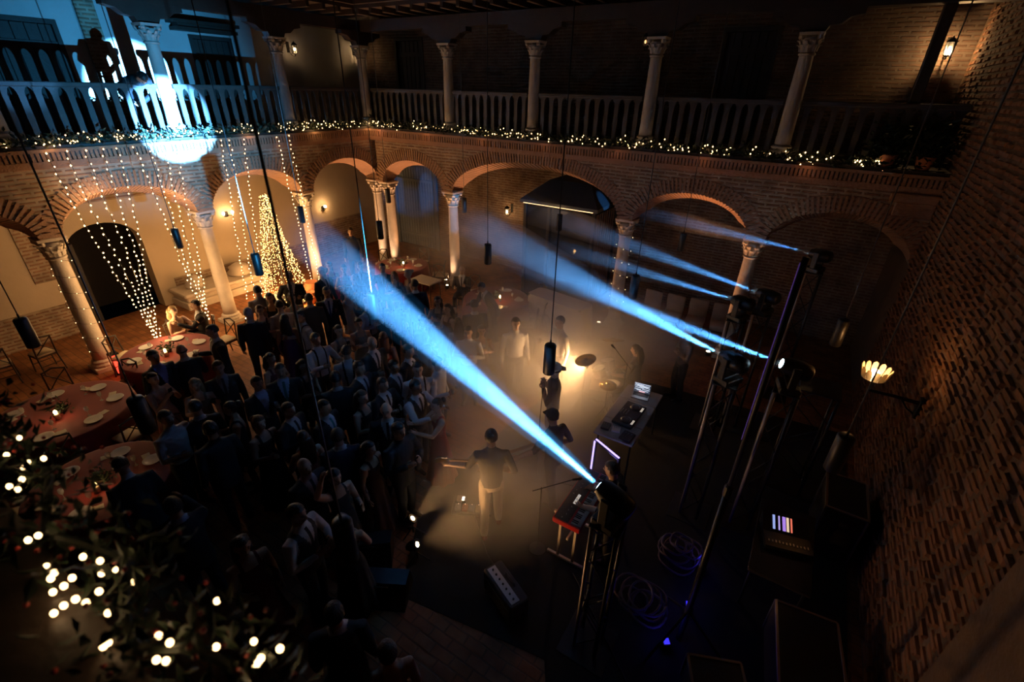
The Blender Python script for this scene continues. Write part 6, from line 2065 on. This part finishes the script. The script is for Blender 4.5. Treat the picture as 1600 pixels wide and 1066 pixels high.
BK, NV, CH, WH, LB, GY = (0.012, 0.012, 0.014), (0.016, 0.022, 0.045), (0.035, 0.033, 0.033), (0.62, 0.62, 0.64), (0.34, 0.42, 0.62), (0.28, 0.27, 0.27)
GUESTS = [
    (-10.47, 6.42, 1.874, -2.20, 'm', 'suit', 'pocket', ('short', 'grey'), 1, BK, BK, WH, NV, 'man in black suit standing right before the cone of lights', 0.00),
    (-10.10, 7.10, 1.887, -1.45, 'm', 'suit', 'stand', ('short', 'white'), 0, BK, BK, WH, NV, 'white haired man in dark suit beside the yellow column', 0.00),
    (-10.60, 7.71, 1.761, -1.99, 'f', 'dress', 'drink', ('long', 'brown'), 0, (0.34,0.03,0.14), (0.34,0.03,0.14), WH, BK, 'woman in magenta dress behind the white haired man', 0.00),
    (-10.05, 7.74, 1.776, -2.31, 'f', 'dress', 'clap', ('bun', 'brown'), 0, (0.40,0.08,0.07), (0.40,0.08,0.07), WH, BK, 'woman in coral dress between the magenta woman and the blue suited man', 0.00),
    (-9.02, 7.20, 1.887, -2.03, 'm', 'suit', 'phone', ('bald', 'grey'), 0, (0.03,0.06,0.16), (0.03,0.06,0.16), LB, NV, 'bald man in blue suit with both hands raised', 0.00),
    (-8.85, 6.25, 1.907, -2.16, 'm', 'suit', 'stand', ('short', 'black'), 1, BK, BK, WH, (0.03,0.05,0.16), 'man in black suit and blue tie in front of the white haired man', 0.00),
    (-8.89, 6.80, 1.681, -1.61, 'f', 'dress', 'dance', ('wavy', 'brown'), 0, (0.50,0.48,0.46), BK, WH, BK, 'woman in silver grey dress with one arm out', 0.00),
    (-10.27, 5.45, 1.856, 0.99, 'm', 'tee', 'stand', ('short', 'black'), 1, GY, BK, WH, BK, 'man in grey shirt facing the light cone near the stone bench', 0.00),
    (-9.87, 5.47, 1.776, -2.24, 'f', 'dress', 'drink', ('long', 'black'), 1, BK, BK, WH, BK, 'black haired woman in black dress close to the light cone', 0.00),
    (-9.25, 4.60, 1.877, 0.90, 'm', 'suit', 'stand', ('short', 'grey'), 0, BK, BK, WH, BK, 'grey haired man in black suit seen from behind at the orange floor', 0.00),
    (-9.44, 4.95, 1.772, -2.23, 'f', 'dress', 'clap', ('wavy', 'auburn'), 0, (0.05,0.012,0.014), BK, WH, BK, 'woman in dark wine dress facing the grey haired man', 0.00),
    (-9.21, 5.28, 1.817, 1.14, 'm', 'shirt', 'stand', ('short', 'brown'), 0, (0.58,0.50,0.42), BK, WH, (0.5,0.42,0.35), 'man in beige shirt with his back turned left of the purple dress', 0.00),
    (-9.54, 5.80, 1.727, -1.87, 'f', 'dress', 'drink', ('bun', 'brown'), 0, (0.24,0.36,0.30), (0.24,0.36,0.30), WH, BK, 'woman in pale green dress below the light cone', 0.00),
    (-8.98, 5.86, 1.832, 0.82, 'm', 'suit', 'stand', ('short', 'brown'), 1, (0.10,0.07,0.045), (0.10,0.07,0.045), WH, BK, 'man in brown suit seen from behind beside the terracotta pot', 0.00),
    (-8.66, 5.00, 1.735, 0.82, 'f', 'gown', 'stand', ('long', 'black'), 1, (0.10,0.05,0.22), (0.10,0.05,0.22), WH, BK, 'woman in purple gown with long black hair', 0.00),
    (-8.29, 5.16, 1.868, 2.99, 'm', 'shirt', 'drink', ('short', 'black'), 1, WH, BK, WH, NV, 'man in white shirt right of the woman in purple', 0.00),
    (-9.79, 8.08, 1.806, -2.24, 'm', 'suit', 'drink', ('short', 'brown'), 1, NV, NV, WH, NV, 'man in navy suit left of the twin corner columns', 0.00),
    (-9.19, 8.31, 1.828, -2.35, 'm', 'suit', 'pocket', ('short', 'black'), 1, BK, BK, WH, (0.2,0.12,0.05), 'man in black suit and gold tie before the twin corner columns', 0.00),
    (-8.75, 8.28, 1.707, -2.46, 'f', 'dress', 'clap', ('long', 'blond'), 0, CH, CH, WH, BK, 'fair haired woman in charcoal dress by the corner table', 0.00),
    (-8.39, 8.45, 1.773, 2.76, 'f', 'dress', 'drink', ('bun', 'grey'), 0, (0.2,0.2,0.22), CH, WH, BK, 'grey haired woman in grey dress right of the corner table', 0.00),
    (-7.53, 7.77, 1.890, 0.93, 'm', 'suit', 'stand', ('short', 'black'), 1, NV, NV, WH, BK, 'man in navy suit with his back turned before the white side table', 0.00),
    (-7.26, 6.87, 1.822, -2.35, 'm', 'shirt', 'drink', ('short', 'black'), 1, WH, BK, WH, NV, 'man in white shirt bathed in the blue beam end', 0.00),
    (-7.65, 6.37, 1.893, -1.57, 'm', 'shirt', 'clap', ('short', 'brown'), 0, LB, NV, WH, NV, 'man in light blue shirt clapping left of the beam end', 0.00),
    (-6.74, 7.66, 1.693, -2.64, 'f', 'dress', 'clap', ('wavy', 'brown'), 1, (0.08,0.06,0.07), CH, WH, BK, 'woman in dusky dress right of the beam end', 0.00),
    (-6.20, 7.38, 1.742, 2.90, 'f', 'dress', 'drink', ('long', 'brown'), 0, (0.14,0.05,0.05), CH, WH, BK, 'woman in maroon dress in the haze left of the red far table', 0.00),
    (-8.11, 10.37, 1.818, -2.71, 'm', 'suit', 'sit', ('bald', 'grey'), 1, BK, BK, WH, BK, 'old man in black suit seated right of the brightly uplit column', 0.00),
    (-6.21, 9.19, 1.804, 2.67, 'm', 'suit', 'point', ('short', 'brown'), 1, CH, CH, WH, NV, 'man in charcoal suit bending over the far red table', 0.45),
    (-5.62, 7.59, 1.901, 0.81, 'm', 'suit', 'drink', ('short', 'black'), 1, BK, BK, WH, BK, 'dark suited man with his back turned before the far red table', 0.00),
    (-5.05, 6.60, 1.828, -2.67, 'm', 'shirt', 'clap', ('short', 'black'), 1, WH, BK, WH, WH, 'man in white shirt clapping in the warm haze', 0.00),
    (-5.01, 7.00, 1.700, -2.40, 'f', 'dress', 'clap', ('long', 'brown'), 0, (0.40,0.36,0.34), CH, WH, BK, 'woman in pale dress clapping in the warm haze', 0.00),
    (-4.39, 7.33, 1.914, -2.38, 'm', 'shirt', 'stand', ('short', 'brown'), 0, WH, CH, WH, WH, 'tall man in white shirt alone in the thickest haze', 0.00),
    (-3.67, 7.93, 1.902, 2.69, 'm', 'shirt', 'drink', ('short', 'brown'), 0, (0.5,0.48,0.46), CH, WH, WH, 'man in pale grey shirt faint in the haze behind the singer', 0.00),
    (-5.60, 6.97, 1.708, 0.82, 'f', 'dress', 'stand', ('long', 'brown'), 0, (0.32,0.05,0.03), CH, WH, BK, 'woman in red dress seen from behind left of the clapping pair', 0.00),
    (-7.13, 4.62, 1.912, -1.68, 'm', 'shirt', 'hug', ('short', 'black'), 1, WH, BK, WH, BK, 'man in white shirt and black braces stretching his hands out', 0.00),
    (-6.34, 4.66, 1.864, 0.90, 'm', 'shirt', 'stand', ('short', 'black'), 1, WH, BK, WH, BK, 'man in white shirt with dark braces seen from behind', 0.00),
    (-7.33, 5.29, 1.748, -1.68, 'f', 'dress', 'phone', ('wavy', 'brown'), 1, (0.16,0.15,0.16), CH, WH, BK, 'woman in grey dress holding her hands before her face', 0.00),
    (-7.33, 5.80, 1.699, -2.07, 'f', 'dress', 'fold', ('bun', 'black'), 0, (0.22,0.22,0.21), BK, WH, BK, 'woman in patterned grey dress with folded arms', 0.00),
    (-6.18, 5.12, 1.909, -1.64, 'm', 'suit', 'drink', ('bald', 'brown'), 0, CH, CH, WH, NV, 'balding man in charcoal suit left of the beam', 0.00),
    (-6.35, 5.56, 1.750, 0.83, 'f', 'gown', 'stand', ('wavy', 'auburn'), 0, (0.22,0.03,0.02), CH, WH, BK, 'woman in dark red gown seen from behind under the beam end', 0.00),
    (-5.41, 5.26, 1.912, -1.32, 'm', 'suit', 'stand', ('short', 'brown'), 1, BK, BK, WH, BK, 'man in black suit with open white collar under the beam', 0.00),
    (-4.86, 4.91, 1.904, -2.19, 'm', 'shirt', 'stand', ('short', 'black'), 1, WH, BK, WH, BK, 'man in white shirt with braces and tie at the crowd front', 0.00),
    (-4.77, 5.31, 1.838, -1.35, 'm', 'shirt', 'drink', ('short', 'brown'), 0, WH, CH, WH, WH, 'man in plain white shirt touched by the blue beam', 0.00),
    (-4.58, 4.54, 1.845, -1.59, 'm', 'vest', 'hug', ('short', 'black'), 1, BK, BK, WH, BK, 'young man in black waistcoat dancing with the woman in red', 0.00),
    (-4.09, 4.51, 1.695, 2.70, 'f', 'gown', 'hug', ('bun', 'brown'), 0, (0.36,0.03,0.015), CH, WH, BK, 'woman in red backless gown dancing at the stage edge', 0.00),
    (-5.35, 4.83, 1.820, -1.44, 'm', 'suit', 'drink', ('short', 'black'), 1, CH, CH, WH, NV, 'man in charcoal suit and tie left of the braces man', 0.00),
    (-5.11, 4.33, 1.811, -1.55, 'm', 'suit', 'clap', ('short', 'brown'), 1, BK, BK, WH, BK, 'dark suited man clapping behind the waistcoat dancer', 0.00),
    (-4.53, 3.85, 1.838, -2.38, 'm', 'suit', 'stand', ('bald', 'white'), 0, BK, BK, (0.4,0.4,0.42), BK, 'white bearded bald man in black suit left of the red gown', 0.00),
    (-6.76, 3.63, 1.872, -2.11, 'm', 'suit', 'drink', ('short', 'brown'), 1, BK, BK, LB, (0.02,0.16,0.17), 'man in black suit with teal tie', 0.00),
    (-6.82, 3.23, 1.805, -1.61, 'm', 'suit', 'drink', ('short', 'black'), 2, BK, BK, LB, LB, 'man in black suit with blue shirt at the edge of the orange floor', 0.00),
    (-5.92, 2.68, 1.748, -1.49, 'f', 'gown', 'drink', ('pony', 'auburn'), 0, BK, BK, WH, BK, 'auburn haired woman in black gown left of the coral dress', 0.00),
    (-5.12, 2.83, 1.713, 1.31, 'f', 'dress', 'clap', ('long', 'brown'), 0, (0.38,0.10,0.075), CH, WH, BK, 'woman in coral top with long brown hair seen from behind', 0.00),
    (-5.35, 3.37, 1.839, -1.25, 'm', 'suit', 'stand', ('short', 'black'), 1, BK, BK, WH, (0.02,0.2,0.2), 'man in black suit with turquoise pocket cloth and white collar', 0.00),
    (-5.75, 3.94, 1.896, 1.03, 'm', 'suit', 'stand', ('short', 'black'), 1, BK, BK, WH, BK, 'man in black suit seen from behind below the white braces shirt', 0.00),
    (-4.60, 3.02, 1.858, 0.99, 'm', 'suit', 'stand', ('short', 'brown'), 1, NV, NV, WH, BK, 'man in navy suit seen from behind at the dark crowd centre', 0.00),
    (-4.53, 2.42, 1.839, -1.53, 'm', 'suit', 'stand', ('bald', 'brown'), 0, BK, BK, (0.5,0.3,0.28), BK, 'bald man in black suit below the coral top', 0.00),
    (-4.16, 2.57, 1.728, -1.68, 'f', 'dress', 'cheer', ('wavy', 'black'), 0, BK, BK, WH, BK, 'woman in black dress with one bare arm lifted', 0.00),
    (-4.00, 3.56, 1.883, -1.66, 'm', 'suit', 'clap', ('short', 'black'), 1, BK, BK, BK, BK, 'broad man all in black at the stage edge', 0.00),
    (-4.24, 3.21, 1.684, -1.38, 'f', 'gown', 'stand', ('long', 'black'), 1, (0.06,0.025,0.015), BK, WH, BK, 'woman in dark brown gown left of the broad man in black', 0.00),
    (-3.89, 1.86, 1.913, -1.25, 'm', 'vest', 'clap', ('short', 'black'), 1, CH, BK, WH, BK, 'man in grey waistcoat with white sleeves clapping', 0.00),
    (-3.53, 2.16, 1.680, 0.95, 'f', 'gown', 'clap', ('long', 'black'), 0, BK, BK, WH, BK, 'woman in black gown with very long straight hair', 0.00),
    (-4.14, 1.35, 1.756, -1.74, 'f', 'gown', 'drink', ('long', 'black'), 1, (0.10,0.012,0.012), BK, WH, BK, 'woman in dark red gown with black hair alone on the floor', 0.00),
    (-5.11, 1.18, 1.898, 1.48, 'm', 'suit', 'point', ('short', 'black'), 1, BK, BK, LB, BK, 'man in black suit with blue shirt tail by the near table', 0.00),
    (-6.27, 1.18, 1.806, 1.48, 'm', 'suit', 'drink', ('short', 'brown'), 0, BK, BK, WH, BK, 'man in black suit with white collar leaning over the near red table', 0.45),
    (-6.91, 1.93, 1.892, -1.28, 'm', 'shirt', 'drink', ('short', 'brown'), 0, (0.42,0.40,0.40), BK, WH, (0.42,0.40,0.40), 'man in white shirt with rolled sleeves right of the near tables', 0.00),
    (-8.48, 2.41, 1.716, -1.24, 'f', 'dress', 'phone', ('long', 'black'), 0, (0.50,0.32,0.30), (0.50,0.32,0.30), WH, BK, 'woman in pale pink dress beside the hanging black cylinder', 0.00),
    (-8.96, 2.68, 1.869, -1.44, 'm', 'suit', 'stand', ('short', 'black'), 1, BK, BK, (0.22,0.26,0.6), (0.22,0.26,0.6), 'man in black suit and open violet blue shirt at the orange table', 0.00),
    (-8.89, 3.10, 1.805, 1.34, 'm', 'suit', 'drink', ('bald', 'brown'), 0, BK, BK, WH, BK, 'bald man in black suit seen from behind at the orange table', 0.00),
    (-7.79, 2.73, 1.683, -2.02, 'f', 'dress', 'point', ('long', 'blond'), 0, (0.16,0.09,0.05), BK, WH, BK, 'long haired blond woman holding out one arm', 0.00),
    (-7.77, 3.14, 1.824, -1.96, 'm', 'suit', 'drink', ('short', 'brown'), 1, CH, CH, (0.3,0.3,0.32), CH, 'man in charcoal suit right of the blond woman', 0.00),
    (-9.00, 3.75, 1.911, 2.89, 'm', 'suit', 'drink', ('short', 'black'), 1, BK, BK, WH, BK, 'tall man in black suit standing behind the orange table', 0.00),
    (-6.91, 2.33, 1.826, 1.34, 'm', 'suit', 'stand', ('short', 'black'), 1, BK, BK, WH, BK, 'man in black suit with his back turned below the blond woman', 0.00),
    (-6.56, 2.65, 1.757, 2.66, 'f', 'dress', 'clap', ('bun', 'black'), 1, BK, BK, WH, BK, 'woman in black dress left of the blue shirted man', 0.00),
    (-6.10, 2.13, 1.908, 1.46, 'm', 'suit', 'stand', ('short', 'black'), 1, BK, BK, BK, BK, 'large man all in black at the centre of the dark group', 0.00),
    (-11.98, 4.28, 1.776, -1.32, 'f', 'dress', 'sit', ('wavy', 'blond'), 0, (0.55,0.40,0.24), (0.5,0.4,0.3), WH, BK, 'woman in golden fur jacket seated behind the orange table', 0.00),
    (-11.75, 4.72, 1.843, 2.80, 'm', 'suit', 'sit', ('short', 'black'), 1, BK, BK, WH, BK, 'dark suited man seated beside the golden fur jacket', 0.00),
    (-2.65, 1.35, 1.844, 0.86, 'm', 'suit', 'stand', ('short', 'black'), 1, BK, BK, WH, BK, 'man in black suit with white collar closest to the camera', 0.00),
    (-2.05, 1.41, 1.733, 0.99, 'f', 'dress', 'stand', ('short', 'brown'), 0, (0.30,0.18,0.12), CH, WH, BK, 'woman in tan dress at the lower frame edge', 0.00),
    (-12.42, 10.06, 1.891, -2.38, 'm', 'suit', 'stand', ('short', 'brown'), 1, BK, BK, BK, BK, 'waiter in black standing in the dark far corner arcade', 0.00),
    (-7.53, 3.91, 1.689, -1.36, 'f', 'dress', 'clap', ('wavy', 'brown'), 1, (0.10,0.02,0.02), BK, WH, BK, 'woman in dark burgundy dress behind the teal tie man', 0.00),
    (-6.75, 4.03, 1.756, -1.49, 'f', 'dress', 'drink', ('long', 'black'), 1, BK, BK, WH, BK, 'black haired woman in black dress left of the white braces shirts', 0.00),
    (-5.71, 4.38, 1.893, -1.36, 'm', 'suit', 'stand', ('short', 'brown'), 1, BK, BK, WH, NV, 'man in black suit right of the white braces shirt', 0.00),
    (-5.16, 3.93, 1.767, -1.44, 'f', 'dress', 'drink', ('long', 'brown'), 0, CH, CH, WH, BK, 'woman in charcoal dress in the dark crowd centre', 0.00),
    (-5.77, 3.06, 1.808, -1.30, 'm', 'suit', 'drink', ('short', 'brown'), 1, BK, BK, WH, BK, 'man in black suit above the coral top', 0.00),
    (-7.75, 6.77, 1.776, -2.36, 'f', 'dress', 'clap', ('long', 'brown'), 0, NV, NV, WH, BK, 'woman in navy dress left of the blue lit white shirt', 0.00),
    (-6.18, 6.51, 1.814, -1.51, 'm', 'suit', 'drink', ('short', 'black'), 1, CH, CH, WH, BK, 'man in charcoal suit in the haze above the beam', 0.00),
]
_glass = None
_n = {'drink': 0, 'phone': 0}
for g in GUESTS:
    x, y, h, yaw, sex, outfit, pose, hair, skin, top, bottom, shirt, accent, lab, lean = g
    o, hands = person(x, y, h, yaw, sex, outfit, pose, hair, skin, top, bottom, shirt, accent, lab, lean)
    short = ' '.join(lab.split()[:11])
    if pose == 'sit':
        place_chair(x, y, yaw, 'cross back chair under the ' + short)
    if pose == 'drink':
        _n['drink'] += 1
        if _n['drink'] % 2 == 0:
            k = MB().lathe([(0.024, 0), (0.033, 0.10), (0.031, 0.10), (0.024, 0.006), (0.001, 0.006)], n=12).build('drinking_glass', M_DRINK, None, True)
            k.location = hands[0] + Vector((0, 0, -0.03))
            tag(k, 'tumbler held by the ' + short, 'glass', 'drinks in hand')
    if pose == 'phone':
        k = MB().bbox(-0.036, 0.036, -0.005, 0.005, -0.075, 0.075, 0.003).build('phone', M_PANEL)
        k.location = (hands[0] + hands[1]) / 2 + Vector((0, 0, 0.03)); k.rotation_euler = (0, 0, yaw)
        tag(k, 'phone held up by the ' + short, 'phone', 'phones held up')

BAND = 'band on the stage'
o, hd = person(-2.91, 6.25, 1.86, 2.05, 'm', 'tee', 'mic', ('short', 'brown'), 0, (0.02, 0.018, 0.018), (0.55, 0.52, 0.48), WH, BK, 'singer in white cap, black shirt and white shorts behind the big pendant', 0.0, ((0.5, 0.46, 0.42), 'back'), BAND)
k = thing('microphone', 'hand held microphone at the mouth of the singer', 'microphone', (hd[0] + hd[1]) / 2 + Vector((0, 0, 0.02)), 2.05)
MB().tube([(0, 0.05, -0.10), (0, 0.0, 0.02)], [0.011, 0.015], 10).build('handle', M_PANEL, k, True)
MB().ball((0, -0.01, 0.045), 0.024, 12, 8).build('grille', M_STEEL, k, True)
o, hd = person(-2.29, 5.10, 1.80, 1.25, 'm', 'tee', 'guitar', ('short', 'black'), 1, (0.03, 0.025, 0.04), (0.02, 0.02, 0.022), WH, BK, 'bass player in black cap and dark top between singer and guitarist', 0.12, (BK, 'front'), BAND)
guitar('dark electric bass in the hands of the capped player', Matrix.Translation((-2.29, 5.10, 1.06)) @ Matrix.Rotation(1.25, 4, 'Z') @ Matrix.Translation((0.05, 0.27, 0)) @ Matrix.Rotation(0.22, 4, 'Y'), (0.06, 0.03, 0.02), True)
o, hd = person(-2.80, 4.12, 1.86, 0.66, 'm', 'tee', 'guitar', ('short', 'brown'), 0, (0.06, 0.05, 0.045), (0.46, 0.38, 0.29), WH, BK, 'guitarist in dark shirt and pale trousers lit from the left', 0.08, None, BAND, 0.0, mat('maroon_sneaker', (0.22, 0.04, 0.03), 0.6))
guitar('pale electric guitar in the hands of the guitarist', Matrix.Translation((-2.80, 4.12, 1.08)) @ Matrix.Rotation(0.66, 4, 'Z') @ Matrix.Translation((0.03, 0.25, 0)) @ Matrix.Rotation(0.16, 4, 'Y'), (0.35, 0.28, 0.2))
person(-1.10, 4.58, 1.80, 1.57, 'm', 'tee', 'keys', ('short', 'brown'), 0, (0.014, 0.013, 0.014), (0.014, 0.013, 0.014), WH, BK, 'keyboard player in black leaning over the red keyboard', 0.15, None, BAND)
person(-2.13, 8.62, 1.80, 1.50, 'm', 'tee', 'drums', ('wavy', 'brown'), 0, (0.10, 0.08, 0.07), CH, WH, BK, 'drummer with shoulder length hair sitting in the amber haze', 0.1, None, BAND)
person(-1.35, 9.25, 1.78, 2.2, 'm', 'tee', 'fold', ('short', 'black'), 1, (0.2, 0.16, 0.14), CH, WH, BK, 'stagehand in grey shirt dim in the haze behind the drummer', 0.0, None, BAND)
person(-13.46, 5.48, 1.90, -1.57, 'm', 'suit', 'rail', ('curly', 'black'), 2, (0.003, 0.003, 0.004), (0.003, 0.003, 0.004), (0.003, 0.003, 0.004), BK, 'person in black bent over the floodlit gallery rail', 1.33, None, 'guests at the party', ZG)  # cloth blacker than the other suits, standing in for shade beyond the spotlight
